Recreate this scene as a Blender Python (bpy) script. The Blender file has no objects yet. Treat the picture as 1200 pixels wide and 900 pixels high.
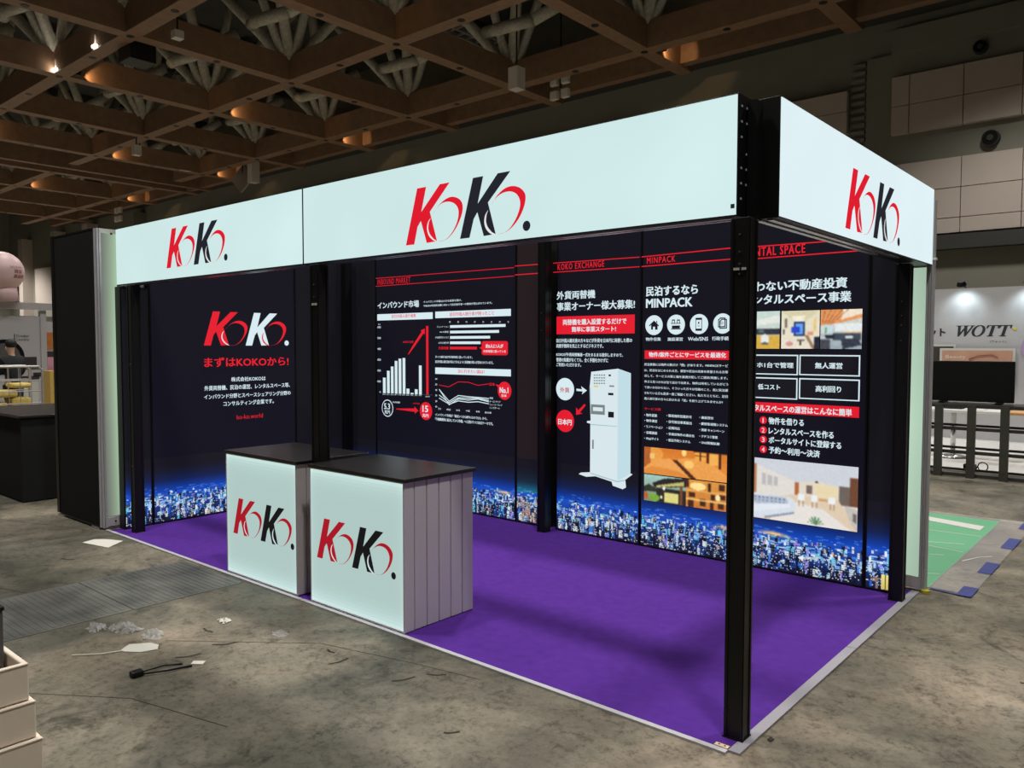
import bpy, bmesh, math, random
import numpy as np
from mathutils import Vector, Matrix
random.seed(5)
S = bpy.context.scene
C = S.collection
PI = math.pi
# ---------------------------------------------------------------- camera
yaw, pitch, roll = 0.70903, -0.04843, 0.00126
fw = Vector((-math.sin(yaw)*math.cos(pitch), math.cos(yaw)*math.cos(pitch), math.sin(pitch)))
rt = Vector((math.cos(yaw), math.sin(yaw), 0)); up = rt.cross(fw)
r2 = rt*math.cos(roll)+up*math.sin(roll); u2 = -rt*math.sin(roll)+up*math.cos(roll)
cam = bpy.data.objects.new('camera', bpy.data.cameras.new('camera'))
C.objects.link(cam)
m = Matrix((r2, u2, -fw)).transposed().to_4x4(); m.translation = (1.33687, -2.95269, 1.66466)
cam.matrix_world = m
cam.data.sensor_width = 36; cam.data.lens = 925.94*36/1200; cam.data.clip_end = 400
S.camera = cam
S.view_settings.view_transform = 'Standard'; S.view_settings.look = 'None'
S.view_settings.exposure = 0.0; S.view_settings.gamma = 1
# ---------------------------------------------------------------- world and hall lamps
w = bpy.data.worlds.new('hall_air'); S.world = w; w.use_nodes = True
w.node_tree.nodes['Background'].inputs[0].default_value = (1.0, .93, .82, 1)
w.node_tree.nodes['Background'].inputs[1].default_value = 0.03
def hall_lamp(x, y, z=11.9, power=1500, size=.55, col=(1, .965, .91)):
    l = bpy.data.lights.new('hall_lamp', 'SPOT'); l.energy = power; l.color = col
    l.shadow_soft_size = size; l.spot_size = math.radians(125); l.spot_blend = .8
    o = bpy.data.objects.new('hall_lamp', l); C.objects.link(o); o.location = (x, y, z)
for lx, pw in ((2.3, 1900), (-4.6, 1900), (-12, 1200), (-19.5, 1100), (-27, 1100), (-38, 2200), (-52, 2600), (-66, 2600)):
    for ly in (-1.9, 5.5):
        hall_lamp(lx, ly, power=pw, size=.45)
for lx, pw in ((-4, 1600), (-13, 4200), (-24, 4200), (-36, 4200), (-48, 4200), (-62, 4200)): hall_lamp(lx, 13.5, power=pw)  # unseen row added so its floor bounce lights the beam undersides
for lx, pw in ((-2, 2400), (-14, 2200), (-28, 2200), (-44, 2200), (-60, 4500), (-72, 6500), (-84, 6500)): hall_lamp(lx, 20.5, power=pw)  # unseen row; far left lamps added to brighten the hall wall

# ---------------------------------------------------------------- materials
def s2l(v): return v/12.92 if v <= .04045 else ((v+.055)/1.055)**2.4
def rgb(r, g, b): return tuple(s2l(q/255) for q in (r, g, b))+(1,)
M = {}
def mat(name, col, rough=.6, metal=0, noise=0, scale=20, bump=0, spec=.5, alpha=1, detail=6, stretch=None):
    m = bpy.data.materials.new(name); m.use_nodes = True; nt = m.node_tree; b = nt.nodes['Principled BSDF']
    b.inputs['Base Color'].default_value = col; b.inputs['Roughness'].default_value = rough
    b.inputs['Metallic'].default_value = metal; b.inputs['Specular IOR Level'].default_value = spec
    b.inputs['Alpha'].default_value = alpha
    tc = nt.nodes.new('ShaderNodeTexCoord'); src = tc.outputs['Object']
    if stretch:
        mp = nt.nodes.new('ShaderNodeMapping'); mp.inputs['Scale'].default_value = stretch
        nt.links.new(src, mp.inputs[0]); src = mp.outputs[0]
    n = nt.nodes.new('ShaderNodeTexNoise'); n.inputs['Scale'].default_value = scale; n.inputs['Detail'].default_value = detail
    nt.links.new(src, n.inputs['Vector'])
    mx = nt.nodes.new('ShaderNodeMix'); mx.data_type = 'RGBA'
    mx.inputs[6].default_value = tuple(q*(1-noise) for q in col[:3])+(1,)
    mx.inputs[7].default_value = tuple(min(1, q*(1+noise)) for q in col[:3])+(1,)
    nt.links.new(n.outputs['Fac'], mx.inputs[0]); nt.links.new(mx.outputs[2], b.inputs['Base Color'])
    if bump:
        bp = nt.nodes.new('ShaderNodeBump'); bp.inputs['Strength'].default_value = bump; bp.inputs['Distance'].default_value = .01
        nt.links.new(n.outputs['Fac'], bp.inputs['Height']); nt.links.new(bp.outputs[0], b.inputs['Normal'])
    M[name] = m; return m
def glow(name, col, strength=1, base=(.02, .02, .02, 1), rough=.5, var=0, scale=3):
    m = bpy.data.materials.new(name); m.use_nodes = True; nt = m.node_tree; b = nt.nodes['Principled BSDF']
    b.inputs['Base Color'].default_value = base; b.inputs['Roughness'].default_value = rough
    b.inputs['Specular IOR Level'].default_value = .2
    b.inputs['Emission Color'].default_value = col; b.inputs['Emission Strength'].default_value = strength
    if var:
        tc = nt.nodes.new('ShaderNodeTexCoord'); n = nt.nodes.new('ShaderNodeTexNoise'); n.inputs['Scale'].default_value = scale; n.inputs['Detail'].default_value = 1
        nt.links.new(tc.outputs['Object'], n.inputs['Vector'])
        mr = nt.nodes.new('ShaderNodeMapRange'); mr.inputs[3].default_value = strength*(1-var); mr.inputs[4].default_value = strength*(1+var)
        nt.links.new(n.outputs['Fac'], mr.inputs[0]); nt.links.new(mr.outputs[0], b.inputs['Emission Strength'])
    M[name] = m; return m
def attr_glow(name, strength=1):
    m = bpy.data.materials.new(name); m.use_nodes = True; nt = m.node_tree; b = nt.nodes['Principled BSDF']
    a = nt.nodes.new('ShaderNodeVertexColor'); a.layer_name = 'print'
    b.inputs['Base Color'].default_value = (.02, .02, .02, 1); b.inputs['Specular IOR Level'].default_value = .2
    nt.links.new(a.outputs[0], b.inputs['Emission Color']); b.inputs['Emission Strength'].default_value = strength
    M[name] = m; return m
mat('black_frame', rgb(20, 20, 21), .42, noise=.2, spec=.35)
mat('black_cloth', rgb(30, 31, 31), .9, noise=.15, scale=60, spec=.2)
mat('black_top', rgb(30, 29, 30), .28, noise=.25, scale=5, spec=.5)
mat('aluminium', (.62, .63, .64, 1), .28, 1, noise=.12, scale=30)
mat('dull_aluminium', (.45, .44, .44, 1), .45, .6, noise=.15, scale=30)
mat('white_panel', rgb(205, 205, 198), .55, noise=.04, scale=8)
mat('slat_white', rgb(212, 205, 208), .5, noise=.05, scale=60)
mat('carpet', rgb(88, 50, 146), 1, noise=.22, scale=14, bump=.4, spec=.05, detail=12)
mat('timber', rgb(138, 108, 84), .6, noise=.35, scale=3, bump=.1, stretch=(1, 1, 1), detail=10)
mat('bolt', rgb(18, 14, 12), .5)
mat('duct', rgb(186, 182, 168), .6, .1, noise=.5, scale=9)
mat('roof_deck', rgb(80, 80, 76), .9, noise=.3, scale=1)
mat('hall_grey', rgb(132, 130, 118), .85, noise=.1, scale=1.5)
mat('hall_panel', rgb(188, 176, 166), .85, noise=.06, scale=2)
mat('hall_dark', rgb(60, 60, 56), .9, noise=.2)
mat('cream_card', rgb(238, 224, 206), .8, noise=.05, scale=30)
mat('grey_plastic', rgb(88, 86, 86), .5, noise=.08)
mat('paper', rgb(225, 222, 212), .8, noise=.03)
mat('white_booth', rgb(184, 182, 184), .8, noise=.04)
mat('tape_blue', rgb(52, 62, 128), .6, noise=.15)
mat('tape_white', rgb(205, 205, 200), .6, noise=.05)
mat('tape_tan', rgb(232, 205, 165), .6, noise=.03)
mat('tape_yellow', rgb(215, 200, 60), .6)
mat('mat_green', rgb(98, 164, 124), .75, noise=.1, scale=3)
mat('tv_black', rgb(9, 9, 10), .5, spec=.2)
mat('edging_silver', rgb(166, 163, 172), .45, noise=.15, scale=4)
mat('edging_white', rgb(196, 196, 200), .45, noise=.08)
mat('lattice_black', rgb(40, 38, 36), .6)
mat('smoked', rgb(58, 54, 50), .4, alpha=.93)
mat('chrome', (.6, .6, .6, 1), .2, 1)
mat('table_white', rgb(215, 215, 212), .5)
mat('table_wood', rgb(196, 150, 95), .6, noise=.2)
mat('ink', rgb(38, 40, 46), .7)
mat('balloon_pink', rgb(238, 205, 205), .4, noise=.02)
mat('brown_ink', rgb(150, 90, 78), .7)
mat('skin', rgb(200, 160, 135), .6)
mat('hair', rgb(28, 24, 24), .6)
mat('coat', rgb(28, 28, 34), .85)
mat('mask_white', rgb(225, 225, 225), .8)
mat('orange_board', rgb(190, 120, 60), .7, noise=.3, scale=6)
mat('pink_print', rgb(225, 160, 175), .7)
mat('yellow_wood', rgb(205, 170, 85), .6, noise=.1)
mat('purple_print', rgb(175, 150, 185), .7, noise=.15, scale=5)
mat('beauty_print', rgb(196, 150, 126), .7, noise=.25, scale=3)
mat('dark_print', rgb(60, 48, 50), .7, noise=.5, scale=6)
mat('fruit_yellow', rgb(210, 185, 100), .6, noise=.3, scale=10)
mat('speaker_white', rgb(215, 210, 200), .6)
mat('crack', rgb(52, 47, 40), .9)
RED = rgb(228, 22, 42)
glow('white', rgb(214, 234, 240)); glow('red', RED); glow('dark', rgb(12, 12, 22)); glow('deepred', rgb(190, 20, 40))
glow('grey', rgb(70, 74, 84)); glow('midgrey', rgb(120, 130, 132)); glow('yellow', rgb(220, 200, 110))
glow('machine', rgb(214, 230, 234)); glow('machine2', rgb(192, 220, 228)); glow('machine3', rgb(160, 190, 200))
glow('navy_print', rgb(12, 12, 22), base=(.01, .01, .014, 1), rough=.45); glow('unlit_print', rgb(14, 14, 18), base=(.01, .01, .012, 1), rough=.45)
glow('unlit_warm', rgb(30, 22, 24), base=(.012, .01, .01, 1))
glow('fascia_light', rgb(206, 232, 231), 1, var=.10, scale=1.2); glow('fascia_side_light', rgb(222, 239, 243), 1, var=.06, scale=1.2)
glow('sign_red', rgb(222, 14, 40)); glow('sign_black', rgb(26, 28, 38), 1); glow('sign_halo', rgb(230, 230, 228))
glow('counter_red', rgb(168, 8, 32)); glow('counter_black', rgb(6, 6, 10))
attr_glow('colour_print'); attr_glow('counter_light')
glow('lamp_glow', (1, .93, .8, 1), 30); glow('led_dot', (.8, .85, .9, 1), .12)
# clear film (litter and the mat's border)
def film(name, col, fac):
    m = bpy.data.materials.new(name); m.use_nodes = True; nt = m.node_tree; b = nt.nodes['Principled BSDF']
    b.inputs['Base Color'].default_value = col; b.inputs['Roughness'].default_value = .3; b.inputs['Alpha'].default_value = fac
    M[name] = m
film('clear_film', (.75, .72, .72, 1), .28); film('litter_film', (.8, .8, .8, 1), .36)

# wood grain for beams, floor concrete: node built
def floor_mat():
    m = bpy.data.materials.new('concrete'); m.use_nodes = True; nt = m.node_tree; b = nt.nodes['Principled BSDF']; L = nt.links.new
    tc = nt.nodes.new('ShaderNodeTexCoord')
    def noise(sc, det=8, rough=.6, stretch=None, dist=0):
        n = nt.nodes.new('ShaderNodeTexNoise'); n.inputs['Scale'].default_value = sc; n.inputs['Detail'].default_value = det; n.inputs['Roughness'].default_value = rough
        n.inputs['Distortion'].default_value = dist
        if stretch:
            mp = nt.nodes.new('ShaderNodeMapping'); mp.inputs['Scale'].default_value = stretch; L(tc.outputs['Object'], mp.inputs[0]); L(mp.outputs[0], n.inputs['Vector'])
        else: L(tc.outputs['Object'], n.inputs['Vector'])
        return n.outputs['Fac']
    def ramp(src, stops):
        r = nt.nodes.new('ShaderNodeValToRGB'); e = r.color_ramp.elements
        while len(e) < len(stops): e.new(.5)
        for k, (p, col) in enumerate(stops): e[k].position = p; e[k].color = col
        L(src, r.inputs[0]); return r.outputs[0]
    def mixc(mode, fac, a, c_):
        x = nt.nodes.new('ShaderNodeMix'); x.data_type = 'RGBA'; x.blend_type = mode
        if isinstance(fac, float): x.inputs[0].default_value = fac
        else: L(fac, x.inputs[0])
        L(a, x.inputs[6]); L(c_, x.inputs[7]); return x.outputs[2]
    base = ramp(noise(1.1, 9, .62, dist=.4), [(.30, rgb(98, 96, 86)), (.45, rgb(134, 128, 115)), (.58, rgb(156, 148, 134)), (.72, rgb(180, 170, 156))])
    cool = ramp(noise(.55, 7, .62, dist=.9), [(.40, rgb(176, 180, 176)), (.50, rgb(228, 228, 222)), (.60, rgb(255, 248, 240))])
    c1 = mixc('MULTIPLY', 1.0, base, cool)
    fine = ramp(noise(28, 10, .75), [(.30, rgb(170, 168, 164)), (.5, rgb(245, 245, 245)), (.7, rgb(255, 255, 255))])
    c2 = mixc('MULTIPLY', .8, c1, fine)
    blot = ramp(noise(2.6, 10, .7, dist=1.0), [(.32, rgb(120, 118, 112)), (.43, rgb(255, 255, 255))])
    c3 = mixc('MULTIPLY', .75, c2, blot)
    sp = ramp(noise(11, 4, .5, (1, 2.2, 1), dist=1.5), [(.235, rgb(60, 54, 48)), (.27, rgb(255, 255, 255))])
    c4 = mixc('MULTIPLY', .8, c3, sp)
    gr = ramp(noise(7, 12, .82), [(.34, rgb(150, 148, 142)), (.47, rgb(238, 238, 236)), (.62, rgb(255, 255, 255))])
    c5 = mixc('MULTIPLY', .9, c4, gr)
    scr = ramp(noise(16, 6, .6, (1, .18, 1), dist=2.5), [(.27, rgb(70, 64, 56)), (.31, rgb(255, 255, 255))])
    c6 = mixc('MULTIPLY', .7, c5, scr)
    lt = ramp(noise(3.4, 8, .7, (1, .6, 1), dist=1.2), [(.60, (0, 0, 0, 1)), (.72, (.045, .042, .036, 1))])
    c7 = mixc('ADD', 1.0, c6, lt)
    L(c7, b.inputs['Base Color'])
    rr = nt.nodes.new('ShaderNodeMapRange'); rr.inputs[3].default_value = .38; rr.inputs[4].default_value = .75; L(noise(1.7, 8), rr.inputs[0]); L(rr.outputs[0], b.inputs['Roughness'])
    b.inputs['Specular IOR Level'].default_value = .35
    bp = nt.nodes.new('ShaderNodeBump'); bp.inputs['Strength'].default_value = .25; bp.inputs['Distance'].default_value = .004; L(noise(30, 8, .7), bp.inputs['Height']); L(bp.outputs[0], b.inputs['Normal'])
    M['concrete'] = m
floor_mat()
def rib_mat():
    m = bpy.data.materials.new('ribbed_steel'); m.use_nodes = True; nt = m.node_tree; b = nt.nodes['Principled BSDF']; L = nt.links.new
    tc = nt.nodes.new('ShaderNodeTexCoord'); n = nt.nodes.new('ShaderNodeTexNoise'); n.inputs['Scale'].default_value = 3; n.inputs['Detail'].default_value = 9; L(tc.outputs['Object'], n.inputs['Vector'])
    r = nt.nodes.new('ShaderNodeValToRGB'); e = r.color_ramp.elements; e[0].position = .3; e[0].color = rgb(74, 76, 74); e[1].position = .7; e[1].color = rgb(126, 126, 120)
    L(n.outputs['Fac'], r.inputs[0]); L(r.outputs[0], b.inputs['Base Color']); b.inputs['Roughness'].default_value = .5; b.inputs['Metallic'].default_value = .2
    M['ribbed_steel'] = m
rib_mat()

# ---------------------------------------------------------------- mesh helpers
class MB:
    def __init__(s): s.v = []; s.f = []
    def add(s, vs, fs):
        k = len(s.v); s.v += [tuple(q) for q in vs]; s.f += [tuple(i+k for i in f) for f in fs]; return s
    def box(s, x0, x1, y0, y1, z0, z1):
        vs = [(x, y, z) for x in (x0, x1) for y in (y0, y1) for z in (z0, z1)]
        return s.add(vs, [(0, 1, 3, 2), (4, 6, 7, 5), (0, 4, 5, 1), (2, 3, 7, 6), (0, 2, 6, 4), (1, 5, 7, 3)])
    def tube(s, a, b, r0, r1=None, n=10, cap=True):
        a = Vector(a); b = Vector(b); r1 = r0 if r1 is None else r1; d = (b-a).normalized()
        x = d.orthogonal().normalized(); y = d.cross(x)
        vs = [a+(x*math.cos(t)+y*math.sin(t))*r0 for t in [2*PI*i/n for i in range(n)]]+[b+(x*math.cos(t)+y*math.sin(t))*r1 for t in [2*PI*i/n for i in range(n)]]
        fs = [(i, (i+1) % n, n+(i+1) % n, n+i) for i in range(n)]
        if cap: fs += [tuple(range(n))[::-1], tuple(range(n, 2*n))]
        return s.add(vs, fs)
    def path(s, pts, r, n=6):
        for a, b in zip(pts, pts[1:]): s.tube(a, b, r, n=n)
        return s
    def sphere(s, c, r, n=16, k=10, sz=1):
        vs = [(c[0], c[1], c[2]+r*sz)]; fs = []
        for i in range(1, k):
            t = PI*i/k
            vs += [(c[0]+r*math.sin(t)*math.cos(2*PI*j/n), c[1]+r*math.sin(t)*math.sin(2*PI*j/n), c[2]+r*sz*math.cos(t)) for j in range(n)]
        vs.append((c[0], c[1], c[2]-r*sz)); e = len(vs)-1
        for j in range(n):
            fs.append((0, 1+j, 1+(j+1) % n)); fs.append((e, 1+(k-2)*n+(j+1) % n, 1+(k-2)*n+j))
            for i in range(k-2): fs.append((1+i*n+j, 1+(i+1)*n+j, 1+(i+1)*n+(j+1) % n, 1+i*n+(j+1) % n))
        return s.add(vs, fs)
ORIG = {}
def obj(name, mb, m, parent=None, smooth=False, bevel=0):
    me = bpy.data.meshes.new(name); o = bpy.data.objects.new(name, me); C.objects.link(o)
    off = ORIG.get(parent.name, Vector()) if parent else None
    if parent is None:
        xs = np.array(mb.v); lo = xs.min(0); hi = xs.max(0); off = Vector(((lo[0]+hi[0])/2, (lo[1]+hi[1])/2, lo[2])); o.location = off
    ORIG[o.name] = off
    me.from_pydata([(q[0]-off[0], q[1]-off[1], q[2]-off[2]) for q in mb.v], [], mb.f)
    bm = bmesh.new(); bm.from_mesh(me); bmesh.ops.recalc_face_normals(bm, faces=bm.faces); bm.to_mesh(me); bm.free()
    if smooth: me.polygons.foreach_set('use_smooth', [True]*len(me.polygons))
    me.materials.append(M[m] if isinstance(m, str) else m)
    if parent: o.parent = parent; ORIG[o.name] = off
    if parent and parent.type != 'EMPTY':
        # grandchildren share the same origin as their parent mesh
        pass
    if bevel:
        b = o.modifiers.new('bevel', 'BEVEL'); b.width = bevel; b.segments = 2; b.limit_method = 'ANGLE'
    return o
def tag(o, label, cat, group=None):
    o['label'] = label; o['category'] = cat
    if group: o['group'] = group
    return o
def thing(name, loc, label, cat, group=None):
    o = bpy.data.objects.new(name, None); C.objects.link(o); o.location = loc; o.empty_display_size = .2
    ORIG[o.name] = Vector(loc); return tag(o, label, cat, group)
def struct(name, mb, m, parent=None, smooth=False):
    o = obj(name, mb, m, parent, smooth)
    if parent is None: o['kind'] = 'structure'
    return o
def struct_empty(name, loc=(0, 0, 0)):
    o = bpy.data.objects.new(name, None); C.objects.link(o); o.location = loc; ORIG[o.name] = Vector(loc); o['kind'] = 'structure'; return o
def B(*a): return MB().box(*a)

# planes on which flat prints lie: map (u, z, lift) to the world
def on_back(y): return lambda u, z, d: (u, y-d, z)
def on_left(x): return lambda u, z, d: (x+d, u, z)
def on_side(x): return lambda u, z, d: (x+d, u, z)
_font_cache = {}
def text_mesh(txt, bold, sp=1.0):
    key = (txt, bold, sp)
    if key in _font_cache: return _font_cache[key]
    cu = bpy.data.curves.new('t', 'FONT'); cu.body = txt; cu.offset = bold; cu.space_character = sp; cu.resolution_u = 2; cu.fill_mode = 'FRONT'
    o = bpy.data.objects.new('t', cu); C.objects.link(o)
    dg = bpy.context.evaluated_depsgraph_get(); dg.update()
    me = o.evaluated_get(dg).to_mesh()
    vs = np.array([v.co[:2] for v in me.vertices]); fs = [tuple(p.vertices) for p in me.polygons]
    o.evaluated_get(dg).to_mesh_clear(); bpy.data.objects.remove(o); bpy.data.curves.remove(cu)
    _font_cache[key] = (vs, fs); return vs, fs
def add_text(mb, txt, x0, x1, z0, z1, plane, lift, bold=.02, shear=0, sp=1.0):
    vs, fs = text_mesh(txt, 0, sp)
    lo = vs.min(0); hi = vs.max(0)
    u = (vs-lo)/(hi-lo); W_, H_ = x1-x0, z1-z0; t_ = bold*H_*.9
    sh = [(0, 0)] if bold < .012 else ([(-t_, 0), (t_, 0), (0, t_*.6)] if H_ < .03 else [(-t_, t_*.5), (t_, t_*.5), (-t_, -t_*.5), (t_, -t_*.5)])
    for k, (dx, dz) in enumerate(sh):
        mb.add([plane(x0+t_+(W_-2*t_)*a+dx+shear*b*H_, z0+t_*.5+(H_-t_)*b+dz, lift+k*.00008) for a, b in u], fs)
def poly_fill(mb, pts, plane, lift):
    from mathutils.geometry import tessellate_polygon
    vs = [Vector((a, b, 0)) for a, b in pts]
    tr = tessellate_polygon([vs])
    mb.add([plane(a, b, lift) for a, b in pts], [tuple(t) for t in tr])
def smooth_closed(pts, n=5):
    # catmull-rom through the points (open curve)
    out = []
    P = [pts[0]]+list(pts)+[pts[-1]]
    for i in range(1, len(P)-2):
        p0, p1, p2, p3 = [np.array(P[i+k-1], float) for k in range(4)]
        for k in range(n):
            t = k/n
            out.append(tuple(.5*((2*p1)+(-p0+p2)*t+(2*p0-5*p1+4*p2-p3)*t*t+(-p0+3*p1-3*p2+p3)*t**3)))
    out.append(tuple(pts[-1])); return out
LOGO = dict(
 K1=[(0, 0), (.309, 1), (.545, 1), (.417, .568), (.895, 1), (1.139, 1), (.64, .546), (.821, .01), (.557, 0), (.404, .406), (.316, .309), (.226, 0)],
 K2=[(1.391, 0), (1.699, 1), (1.935, 1), (1.809, .556), (2.26, 1), (2.537, 1), (2.043, .548), (2.217, .01), (1.947, 0), (1.801, .414), (1.716, .308), (1.617, 0)],
 O1=([(.713, .481), (.873, .634), (1.059, .727), (1.227, .741), (1.393, .672), (1.461, .548), (1.42, .378), (1.281, .177), (1.113, .044), (.971, .003), (.856, -.003)],
     [(.971, .007), (1.071, .034), (1.198, .126), (1.309, .272), (1.359, .423), (1.338, .542), (1.241, .631), (1.087, .673), (.916, .649), (.772, .545), (.713, .481)]),
 O2=([(2.108, .484), (2.26, .644), (2.434, .737), (2.606, .748), (2.763, .688), (2.859, .571), (2.835, .402), (2.728, .223), (2.583, .091), (2.435, .022), (2.235, .003)],
     [(2.361, .006), (2.509, .061), (2.656, .212), (2.74, .386), (2.739, .513), (2.655, .623), (2.508, .673), (2.335, .654), (2.184, .569), (2.108, .484)]),
 ARC1=[(.669, .436), (.595, .363), (.57, .244), (.623, .117), (.74, .027), (.842, .002), (.74, .057), (.647, .146), (.603, .251), (.618, .36)],
 ARC2=[(2.056, .424), (1.984, .338), (1.966, .217), (2.017, .098), (2.133, .012), (2.235, -.001), (2.133, .05), (2.043, .143), (2.005, .241), (2.018, .353)])
def logo(parent, plane, u0, z0, w, h, red, black, halo, arc2=None):
    sx = w/2.959; q = lambda pts: [(u0+a*sx, z0+b*h) for a, b in pts]
    for n, m, d in (('K1', red, .002), ('K2', black, .002)):
        mb = MB(); poly_fill(mb, q(LOGO[n]), plane, d); obj('logo_letter_k', mb, m, parent)
    for n in ('O1', 'O2'):
        a, b = LOGO[n]; mb = MB(); poly_fill(mb, q(smooth_closed(a)+smooth_closed(b)[:-1]), plane, .003); obj('logo_ring', mb, red, parent)
    for n, m in (('ARC1', halo), ('ARC2', arc2 or halo)):
        a = LOGO[n]; mb = MB(); poly_fill(mb, q(smooth_closed(a[:6])+smooth_closed(a[6:])), plane, .004); obj('logo_highlight', mb, m, parent)
    mb = MB(); poly_fill(mb, q([(2.88+.08*math.cos(t), .08+.082*math.sin(t)) for t in [2*PI*i/24 for i in range(24)]]), plane, .002); obj('logo_dot', mb, black, parent)
# ================================================================ SETTING
struct('floor', B(-95, 14, -9, 30, -.2, 0), 'concrete')
# floor joints and scuffs
def unit_strip(pts, wd, z=.0006):
    mb = MB()
    for (ax, ay), (bx, by) in zip(pts, pts[1:]):
        d = Vector((bx-ax, by-ay, 0)).normalized()*wd/2; n = Vector((-d.y, d.x, 0))
        mb.add([(ax+n.x, ay+n.y, z), (bx+n.x, by+n.y, z), (bx-n.x, by-n.y, z), (ax-n.x, ay-n.y, z)], [(0, 1, 2, 3)])
    return mb
for k, (pts, wd) in enumerate([([(-7.5, -2.2), (-6, -1.62), (-5.0, -1.25), (-4.55, -1.1)], .008), ([(-3.2, -1.9), (-2.4, -1.35), (-1.8, -1.2)], .006), ([(-3.0, -.9), (-2.3, -.35), (-1.7, -.2), (-1.3, -.12)], .005),
                               ([(-9, -.9), (-7.4, -.5), (-6.2, -.1)], .006), ([(1.5, 2.2), (2.6, 3.4), (4, 4.2)], .006), ([(-1.9, -1.9), (-1.5, -1.55), (-1.2, -1.5)], .008)]):
    struct('trim_%d' % (k+1), unit_strip(pts, wd), 'crack')
# ribbed steel pit cover that runs under the booth
pit = struct_empty('trim_7', (-4.09, -2, 0)); pit['label'] = 'dark grey ribbed steel pit cover strip let into the concrete floor left of the booth'
for k in range(6):
    y0 = -5.03+k*.85; y1 = min(y0+.84, -.03)
    pl = obj('cover_plate', B(-4.52, -3.66, y0, y1, 0, .003), 'ribbed_steel', pit)
    mb = MB(); y = y0+.03
    while y < y1-.03: mb.box(-4.49, -3.69, y, y+.016, .003, .0048); y += .04
    rb = obj('rib', mb, 'ribbed_steel', pl); rb['kind'] = 'stuff'

# ---- hall back wall
WY = 25.5
wb = struct_empty('wall_back', (-30, WY, 0))
obj('wall_face', B(-92, 14, WY+.25, WY+.6, 0, 17), 'hall_grey', wb)
obj('wall_ledge', B(-6.5, 14, WY, WY+.25, 11.35, 12.1), 'hall_grey', wb)
obj('wall_pier', B(-7.3, 14, WY+.1, WY+.25, 0, 11.35), 'hall_grey', wb)
def wall_panels(x0, x1, z0, z1, xs, zs, y=WY):
    xs = [x0]+xs+[x1]; zs = [z0]+zs+[z1]
    for a, b in zip(xs, xs[1:]):
        for c_, d in zip(zs, zs[1:]): obj('wall_panel', B(a+.012, b-.012, y-.12, y+.1, c_+.012, d-.012), 'hall_panel', wb)
wall_panels(-6.45, 5.0, 8.64, 10.52, [-5.9, -4.33, -2.75, -1.17, .4, 2.0, 3.6], [9.55])
wall_panels(-9.6, 5.0, 5.27, 7.66, [-8.0, -6.15, -4.33, -2.68, -1.1, .5, 2.1], [5.75, 6.7])
wall_panels(-14.0, -7.86, 8.95, 10.4, [-12, -10], [9.7])
obj('wall_shade_strip', B(-9.6, 5, WY-.3, WY+.1, 4.75, 5.2), 'hall_dark', wb)  # recess shade put in as a dark strip proud of the wall
mb = MB(); 
for k in range(24): mb.box(-7.8, -7.35, WY+.1, WY+.2, 5.4+k*.25, 5.52+k*.25)
o = obj('wall_louvre', mb, 'hall_grey', wb)
for x0, x1, z0, z1, mm in [(-84, -78, 5.5, 9, 'hall_panel'), (-77, -71, 3.5, 10.2, 'hall_panel'), (-70, -62, 8, 10.5, 'hall_panel'), (-61, -55, 6, 10, 'hall_panel'), (-54, -44, 9.2, 11, 'hall_panel'), (-42, -30, 9.2, 11, 'hall_panel'), (-28, -16, 9.2, 11, 'hall_panel')]:
    obj('wall_panel', B(x0, x1, WY-.1, WY+.3, z0, z1), mm, wb)
for x in (-86, -77.6, -70.5, -61.6): obj('wall_column', B(x-.5, x+.5, WY-.7, WY+.3, 0, 12), 'hall_panel' if x < -70 else 'hall_grey', wb)
def vent(x, z, r):
    mb = MB(); mb.tube((x, WY+.1, z), (x, WY-.08, z), r, r*.94, 24); rim = obj('air_nozzle', mb, 'hall_dark', wb)
    mb = MB(); mb.tube((x, WY-.1, z), (x, WY-.085, z), r*.82, n=24); obj('nozzle_throat', mb, 'tv_black', rim)
    mb = MB(); mb.tube((x, WY-.13, z), (x, WY-.10, z), r*.35, n=16); obj('nozzle_cone', mb, 'hall_dark', rim)
vent(-3.92, 10.95, .21); vent(-3.57, 8.1, .26)
struct('wall_left', B(-92.5, -92, -9, 30, 0, 17), 'hall_grey')

# ---- timber lattice ceiling with struts and ducts above
cl = struct_empty('ceiling', (-30, 12, 12))
obj('roof_deck', B(-92, 14, -9, 28, 17, 17.3), 'roof_deck', cl)
XS = [-1.2, -7.4, -13.6, -19.7, -25.95, -32.1, -38.45, -44.5, -50.8, -56.95, -63.1, -69.3]
YS = [2.95, 9.2, 15.45, 21.6]
bw, bd = .27, .95
for x in XS: obj('timber_beam', B(x-bw, x+bw, -3, 24.6, 12, 12+bd), 'timber', cl)
obj('timber_beam', B(-49.2, -48.8, -3, 24.6, 12, 12+bd), 'timber', cl)
XE = [5.0]+XS+[-75]
for y in YS+[-3.3]:
    for a, b in zip(XE, XE[1:]):
        if b == -50.8: obj('timber_beam', B(-47.6, a-bw, y-bw, y+bw, 12.0, 12+bd), 'timber', cl); continue
        obj('timber_beam', B(b+bw, a-bw, y-bw, y+bw, 12.0, 12+bd), 'timber', cl)
obj('edge_beam', B(-75, 5, 23.7, 24.1, 12.1, 13.1), 'timber', cl)
obj('ceiling_soffit', B(-75, 14, 24.1, WY+.3, 12.5, 12.7), 'hall_dark', cl)
bolt = B(-.11, .11, -.11, .11, -.012, .05)
first = None
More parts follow.
